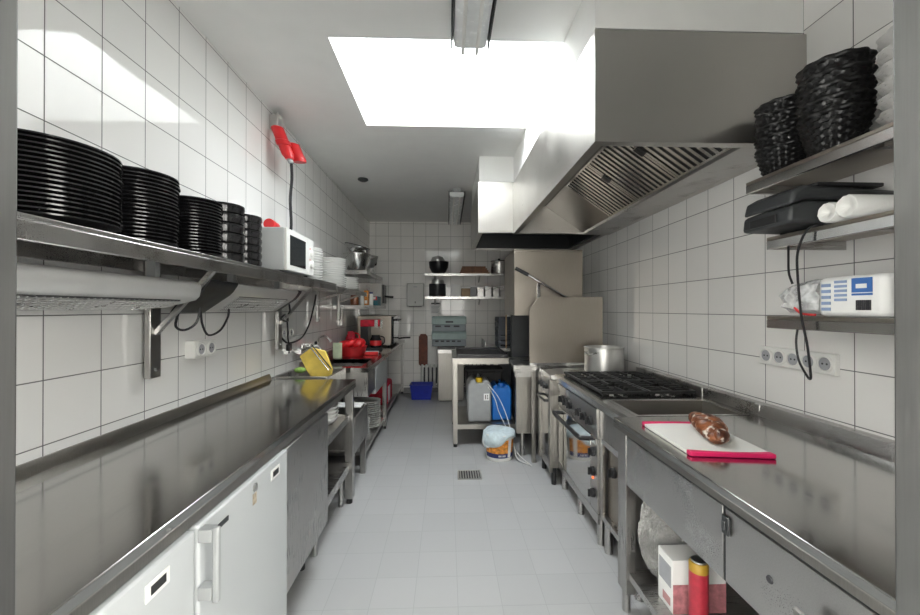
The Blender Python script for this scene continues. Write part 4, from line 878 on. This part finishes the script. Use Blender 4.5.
# stock pot
t = T('stock_pot', 'aluminium stock pot with loop handles by the splash guard', 'pot', (1.20, 3.13, .838))
B(MB().lathe((1.265, 3.12, .8385), [(.145, 0), (.15, .006), (.15, .185), (.155, .19), (.155, .196), (.146, .196), (.142, .02), (.001, .015)], 40), 'pot_body', 'alu', t)
hdl = MB()
for a in (R(215), R(35)):
    ca, sa = math.cos(a), math.sin(a); P_ = lambda r_, s_, z: (1.265+r_*ca-s_*sa, 3.12+r_*sa+s_*ca, z)
    B(MB().tube([P_(.15, -.05, 1.0), P_(.19, -.045, 1.0), P_(.195, .0, .985), P_(.19, .045, 1.0), P_(.15, .05, 1.0)], .007), 'handle', 'bright', t)
DY = 0.0
socket_strip('socket_strip', 'white five gang socket strip on the right wall', XR, (1.47, 1.54, 1.61, 1.68, 1.75), 1.125, .022)
# right worktop
t = T('work_table', 'steel work table with drawers on the right', 'table', (1.1, 1.1, 0))
B(MB().box(.755, 1.43, .47, 1.74, .828, .85), 'top', 'top', t, .003)
B(MB().box(.755, .775, .47, 1.74, .806, .8275), 'front_lip', 'shaded', t, .002)
B(MB().prism([(1.4305, .80), (1.4305, .853), (1.455, .90), (1.498, .90), (1.498, .80)], 'y', .47, 1.74), 'upstand', 'steel', t)
B(MB().box(.775, .82, 1.66, 1.7275, .10, .827), 'leg', 'steel_v', t, .002)
B(MB().box(.775, 1.43, 1.728, 1.738, .10, .80), 'side_panel', 'steel_v', t)
for x in (.80, 1.38): B(MB().cyl((x, 1.71, 0), (x, 1.71, .10), .018, 12), 'foot', 'steel', t)
B(MB().box(.79, 1.43, .47, 1.684, .165, .195), 'shelf', 'steel', t); B(MB().box(1.425, 1.43, .47, 1.684, .196, .82), 'back_panel', 'steel', t)
d1 = B(MB().box(.778, .783, 1.072, 1.656, .578, .785), 'drawer', 'steel', t, .001)
d2 = B(MB().box(.778, .783, .50, 1.062, .578, .785), 'drawer', 'steel', t, .003)
B(MB().box(.7835, 1.42, .50, 1.655, .575, .80), 'drawer_box', 'charcoal', t)
B(MB().box(.769, .7775, 1.040, 1.066, .715, .765).box(.764, .7685, 1.046, 1.060, .728, .752), 'latch', 'charcoal', d2, .003)
B(MB().lathe((.7778, .912, .688), [(.010, 0), (.008, -.003), (.001, -.003)], 14, (1, 0, 0)), 'lock', 'ink', d2)
B(MB().prism([(.778, .665), (.745, .675), (.740, .70), (.748, .703), (.752, .685), (.778, .678)], 'y', .775, .81), 'handle', 'shaded', d2)
# chopping board and bread
t = T('chopping_board', 'white chopping board with raspberry red ends', 'chopping board', (.96, 1.45, .851))
def quad(y0, y1, s0, s1):   # board outline is a slightly skewed rectangle
    pass
P00, P01, P11, P10 = Vector((.817, 1.600, 0)), Vector((.806, 1.262, 0)), Vector((1.075, 1.215, 0)), Vector((1.135, 1.63, 0))
P00, P01, P11, P10 = Vector((.822, 1.615, 0)), Vector((.808, 1.262, 0)), Vector((1.072, 1.228, 0)), Vector((1.090, 1.60, 0))
def lerp4(u, v): return (P01*(1-u)+P11*u)*(1-v)+(P00*(1-u)+P10*u)*v
def slab(v0a, v0b, v1a, v1b, z0, z1, n=8, o=.0):
    lo = [lerp4(i/n, v0a+(v0b-v0a)*math.sin(math.pi*i/n)) for i in range(n+1)]; hi = [lerp4(i/n, v1a+(v1b-v1a)*math.sin(math.pi*i/n)) for i in range(n+1)]
    return MB().prism([(p.x, p.y) for p in lo]+[(p.x, p.y) for p in reversed(hi)], 'z', z0, z1)
B(slab(.075, .045, .925, .955, .8512, .863), 'board_face', 'board', t, .001)
B(slab(0, 0, .0745, .0445, .8508, .8665), 'end_grip', 'pink', t, .003); B(slab(.9255, .9555, 1, 1, .8508, .8665), 'end_grip', 'pink', t, .003)
mb = MB(); A0 = Vector((.945, 1.320, .865)); A1 = Vector((1.040, 1.585, .865)); dv = (A1-A0); L = dv.length; dn = dv.normalized(); sd_ = Vector((-dn.y, dn.x, 0)); an = math.atan2(dn.y, dn.x)
for i in range(6):
    u = (i+.5)/6; wdt = (.70, .98, 1.14, 1.20, 1.14, .92)[5-i]
    for s_ in (-1, 1):
        c = A0+dv*u+sd_*s_*.014*wdt+Vector((0, 0, .036*wdt))+dn*(.011*s_)
        mb.ball(c, (.034*wdt, .021*wdt, .027*wdt), 16, Matrix.Rotation(an+s_*R(52), 3, 'Z') @ Matrix.Rotation(s_*.35, 3, 'X'))
    mb.ball(A0+dv*u+Vector((0, 0, .022)), (.030, .036*wdt, .022), 14, Matrix.Rotation(an, 3, 'Z'))
z0 = min(v.z for v in mb.v); 
for v in mb.v: v.z += .8635-z0
ob = tag(B(mb, 'braided_bread', 'bread', None, loc=(1.0, 1.44, .8635), sharp=70), 'glazed brown braided bread on the chopping board', 'bread')
DY = -.03
# under the right table
zz = .1955
t = T('plastic_bag', 'crumpled clear plastic bag under the right table', 'bag', (.93, 1.635, zz))
bm = bmesh.new(); bmesh.ops.create_icosphere(bm, subdivisions=5, radius=1)
rnd = random.Random(3); ph = [(Vector((rnd.uniform(-1, 1), rnd.uniform(-1, 1), rnd.uniform(-1, 1)))*13, rnd.uniform(0, 6)) for _ in range(10)]
for v in bm.verts:
    k = .94+.085*sum(abs(math.sin(v.co.dot(a)+b_)) for a, b_ in ph)/2
    v.co = Vector((v.co.x*.10*k, v.co.y*.05*k, max(0, v.co.z*.5+.5)*.33*k))
me = bpy.data.meshes.new('bag_film'); bm.to_mesh(me); bm.free(); me.materials.append(M['bag']); o = bpy.data.objects.new('bag_film', me); C.objects.link(o); o.parent = t
t = T('printed_carton', 'white and pink printed carton under the right table', 'carton', (.92, 1.51, zz))
B(MB().box(.845, 1.05, 1.46, 1.56, zz, zz+.20), 'box', 'paper', t, .002)
B(MB().box(.846, 1.049, 1.458, 1.4595, zz+.002, zz+.11), 'pink_panel', plain('pink_print', (.50, .20, .22), .5, 0, .3, 40), t)
B(MB().box(.8435, .8448, 1.47, 1.55, zz+.09, zz+.17), 'print', 'greyi', t); B(MB().box(.8435, .8448, 1.475, 1.525, zz+.02, zz+.05), 'print', 'pinkp', t)
t = T('drink_can', 'tall red can with yellow top under the right table', 'can', (.885, 1.37, zz))
B(MB().lathe((.885, 1.37, zz), [(.029, 0), (.031, .006), (.031, .225), (.001, .225)], 28), 'can_body', plain('can_red', (.42, .03, .05), .35, 0, .15, 50), t)
B(MB().lathe((.885, 1.37, zz+.2252), [(.031, 0), (.031, .025), (.026, .032), (.001, .032)], 28), 'top_band', 'ochre', t); B(MB().lathe((.885, 1.37, zz+.2575), [(.024, 0), (.024, .006), (.001, .006)], 24), 'lid', 'alu', t)
tag(B(MB().ball((1.0, 1.04, zz+.13), (.16, .14, .13), 20), 'bin_bag', 'darkbag', None, loc=(1.0, 1.04, zz)), 'dark green plastic bag under the nearer right drawer', 'bag')

DY = -.042
# ------------------------------------------------------------------ right wall shelves
for i, (z, y1, lb) in enumerate(((1.845, 1.56, 'highest steel shelf on the right wall with black baskets'), (1.607, 1.46, 'middle steel shelf on the right wall with sealer'), (1.314, 1.46, 'lowest steel shelf on the right wall with paper towels'))):
    t = T('wall_shelf', lb, 'shelf', (1.35, 1.0, z-.045))
    B(MB().box(1.20, XR-.002, .48, y1, z-.012, z), 'board', 'warm', t, .002); B(MB().box(1.20, 1.212, .48, y1, z-.045, z-.0125), 'front_lip', 'bright', t, .002); B(MB().box(1.213, XR-.002, y1-.012, y1, z-.045, z-.0125), 'end_lip', 'steel', t)
    br = B(MB().box(1.24, 1.47, 1.10, 1.125, z-.042, z-.0125), 'bracket', 'steel', t)
for y in (1.11,):
    tag(B(MB().box(1.472, XR-.001, y-.02, y+.02, 1.25, 1.80), 'shelf_rail', 'steel_v', None, loc=(1.49, y, 1.25)), 'vertical steel rail holding the right wall shelves', 'rail')
def basket_mesh(r, h_, rows=11, seg=96):
    """woven bowl: strands pass over and under upright ribs, row by row, with an open braided rim"""
    mb = MB(); prof = [(r*.55, .0)]
    for k in range(2*rows+1):
        u = k/(2*rows); prof.append((r*(.66+.34*u), h_*u*.96))
    prof += [(r*1.03, h_*.97), (r*1.07, h_*1.01), (r*1.04, h_*1.07), (r*.97, h_*1.05), (r*.93, h_*.93), (r*.62, .012), (.001, .010)]
    m_ = 2*rows
    def wave(k, j, n):
        if 1 <= k <= m_+1:
            row = (k-1)//2; thick = .0028 if (k-1) % 2 else -.0010
            return thick+.0042*math.cos(math.pi*(j/4+row))
        return .0030*math.sin(2*math.pi*j/8) if k <= m_+4 else 0
    mb.lathe((0, 0, 0), prof, seg, None, wave); return mb
ZB = 1.8452
def baskets(x, y, n, r, pitch, mat, colour, where, group, h_=.105):
    first = None
    for i in range(n):
        k = n-1-i; lab = '%s woven basket, %s, %s' % (colour, 'topmost' if k == 0 else ORD[k]+' from the top', where)
        rr = (0, 0, i*.37)
        if first is None: first = tag(B(basket_mesh(r, h_), 'bread_basket', mat, None, local=True, loc=(x, y, ZB+i*pitch), sharp=70), lab, 'basket', group)
        else: dup(first, (x, y, ZB+i*pitch), lab, rot=rr)
baskets(1.30, 1.495, 5, .086, .042, 'wicker', 'black', 'shorter nested pile at the shelf end', 'farther pile of black baskets')
baskets(1.295, 1.295, 5, .092, .042, 'wicker', 'black', 'taller nested pile', 'nearer pile of black baskets', .13)
baskets(1.365, 1.07, 6, .112, .045, 'palewicker', 'pale grey', 'pile beside the door frame', 'pale baskets by the door frame', .06)
# vacuum sealer
z = 1.6075
t = T('vacuum_sealer', 'black box shaped sealing machine overhanging the middle right shelf', 'sealing machine', (1.27, 1.36, z))
B(MB().prism([(1.10, z+.012), (1.46, z+.005), (1.46, z+.075), (1.16, z+.085), (1.105, z+.065)], 'y', 1.25, 1.455), 'body', 'charcoal', t, .012)
l = B(MB().prism([(1.102, z+.068), (1.16, z+.088), (1.46, z+.078), (1.46, z+.12), (1.15, z+.135), (1.115, z+.115)], 'y', 1.25, 1.455), 'lid', 'charcoal', t, .012)
B(MB().box(1.095, 1.101, 1.30, 1.41, z+.02, z+.05), 'latch', 'black', t, .002); B(MB().box(1.21, 1.44, 1.27, 1.43, z+.1365, z+.15), 'tray', 'black', t, .004)
for x in (1.23, 1.43):
    for y in (1.28, 1.42): B(MB().cyl((x, y, z), (x, y, z+.012), .01, 8), 'foot', 'rubber', t)
for i, (x, y, r_, lb) in enumerate(((1.175, 1.205, .031, 'white film roll next to the sealing machine'), (1.165, 1.136, .033, 'white film roll nearest the door frame'))):
    t = T('film_roll', lb, 'roll', (x, y, z), 'film rolls on the middle right shelf'); B(MB().lathe((x, y, z+r_+.0003), [(.004, .010), (r_*.35, .006), (r_*.5, .001), (r_*.92, .0), (r_, .004), (r_, .29), (.001, .29)], 28, (1, 0, 0), lambda k, j, n: .0012*math.sin(j*2.3+k) if k < 5 else 0), 'film_wrap', 'plastic', t, sharp=50)
t = T('sealer_cable', 'dark cable hanging in loop from the sealing machine', 'cable', (1.18, 1.2, 1.6))
B(MB().tube([(1.21, 1.26, 1.614), (1.185, 1.28, 1.60), (1.172, 1.30, 1.53), (1.172, 1.30, 1.44), (1.174, 1.29, 1.32), (1.18, 1.275, 1.22), (1.185, 1.27, 1.14), (1.195, 1.28, 1.11), (1.22, 1.32, 1.115), (1.235, 1.365, 1.16), (1.235, 1.375, 1.22), (1.235, 1.37, 1.267)], .0036), 'lead', 'cable', t)
B(MB().tube([(1.24, 1.41, 1.593), (1.235, 1.405, 1.53), (1.232, 1.40, 1.47), (1.236, 1.39, 1.43)], .0036), 'lead', 'cable', t)
# paper towel pack
z = 1.3145
t = T('paper_towel_pack', 'white paper towel pack in printed film on the lowest right shelf', 'paper towels', (1.33, 1.18, z))
B(MB().box(1.225, 1.44, 1.085, 1.285, z, z+.128), 'towels', 'paper', t, .016)
B(MB().box(1.2225, 1.2245, 1.118, 1.175, z+.075, z+.118).box(1.2225, 1.2245, 1.118, 1.175, z+.066, z+.072), 'print', 'bluei', t, label='blue printed panel')
B(MB().box(1.2215, 1.2224, 1.132, 1.162, z+.087, z+.10), 'emblem', 'paper', t)
mb = MB()
for k in range(5): mb.box(1.2225, 1.2245, 1.19, 1.228, z+.05+k*.014, z+.058+k*.014); mb.box(1.2225, 1.2245, 1.24, 1.27, z+.02+k*.019, z+.03+k*.019)
B(mb, 'text_lines', plain('pale_blue_print', (.25, .34, .52), .5), t)
mb = MB(); 
for k in range(11): mb.box(1.2225, 1.2245, 1.122+k*.0038, 1.122+k*.0038+(.003 if k % 3 else .0018), z+.022, z+.052)
B(mb, 'barcode', 'ink', t)
fl = MB(); n = 20
rg = [(1.285, 1.0), (1.33, 1.0), (1.38, .93), (1.43, .80), (1.475, .60), (1.50, .32)]; vs = []
for y, s_ in rg:
    for j in range(n):
        a = 2*math.pi*j/n; cx_, cz_ = math.cos(a), math.sin(a)
        k = max(abs(cx_), abs(cz_)); rr = s_*(1+.07*math.sin(7*a+y*60))
        vs.append((1.3325+.107*rr*(cx_/k*.75+cx_*.25), y+.006*math.sin(5*a), z+.0655+.064*min(rr, 1.0)*(cz_/k*.7+cz_*.3)-(1-s_)*.01))
fl.add(vs, [(k*n+j, k*n+(j+1) % n, (k+1)*n+(j+1) % n, (k+1)*n+j) for k in range(len(rg)-1) for j in range(n)]); fl.f.append([len(vs)-n+j for j in range(n)])
B(fl, 'film_end', 'film', t, sharp=20)
B(MB().tube([(1.222, 1.29, z+.006), (1.222, 1.34, z+.010), (1.235, 1.38, z+.030)], .004), 'red_edge', 'red', t); B(MB().box(1.26, 1.40, 1.20, 1.28, z+.1285, z+.1295), 'top_print', 'red', t)
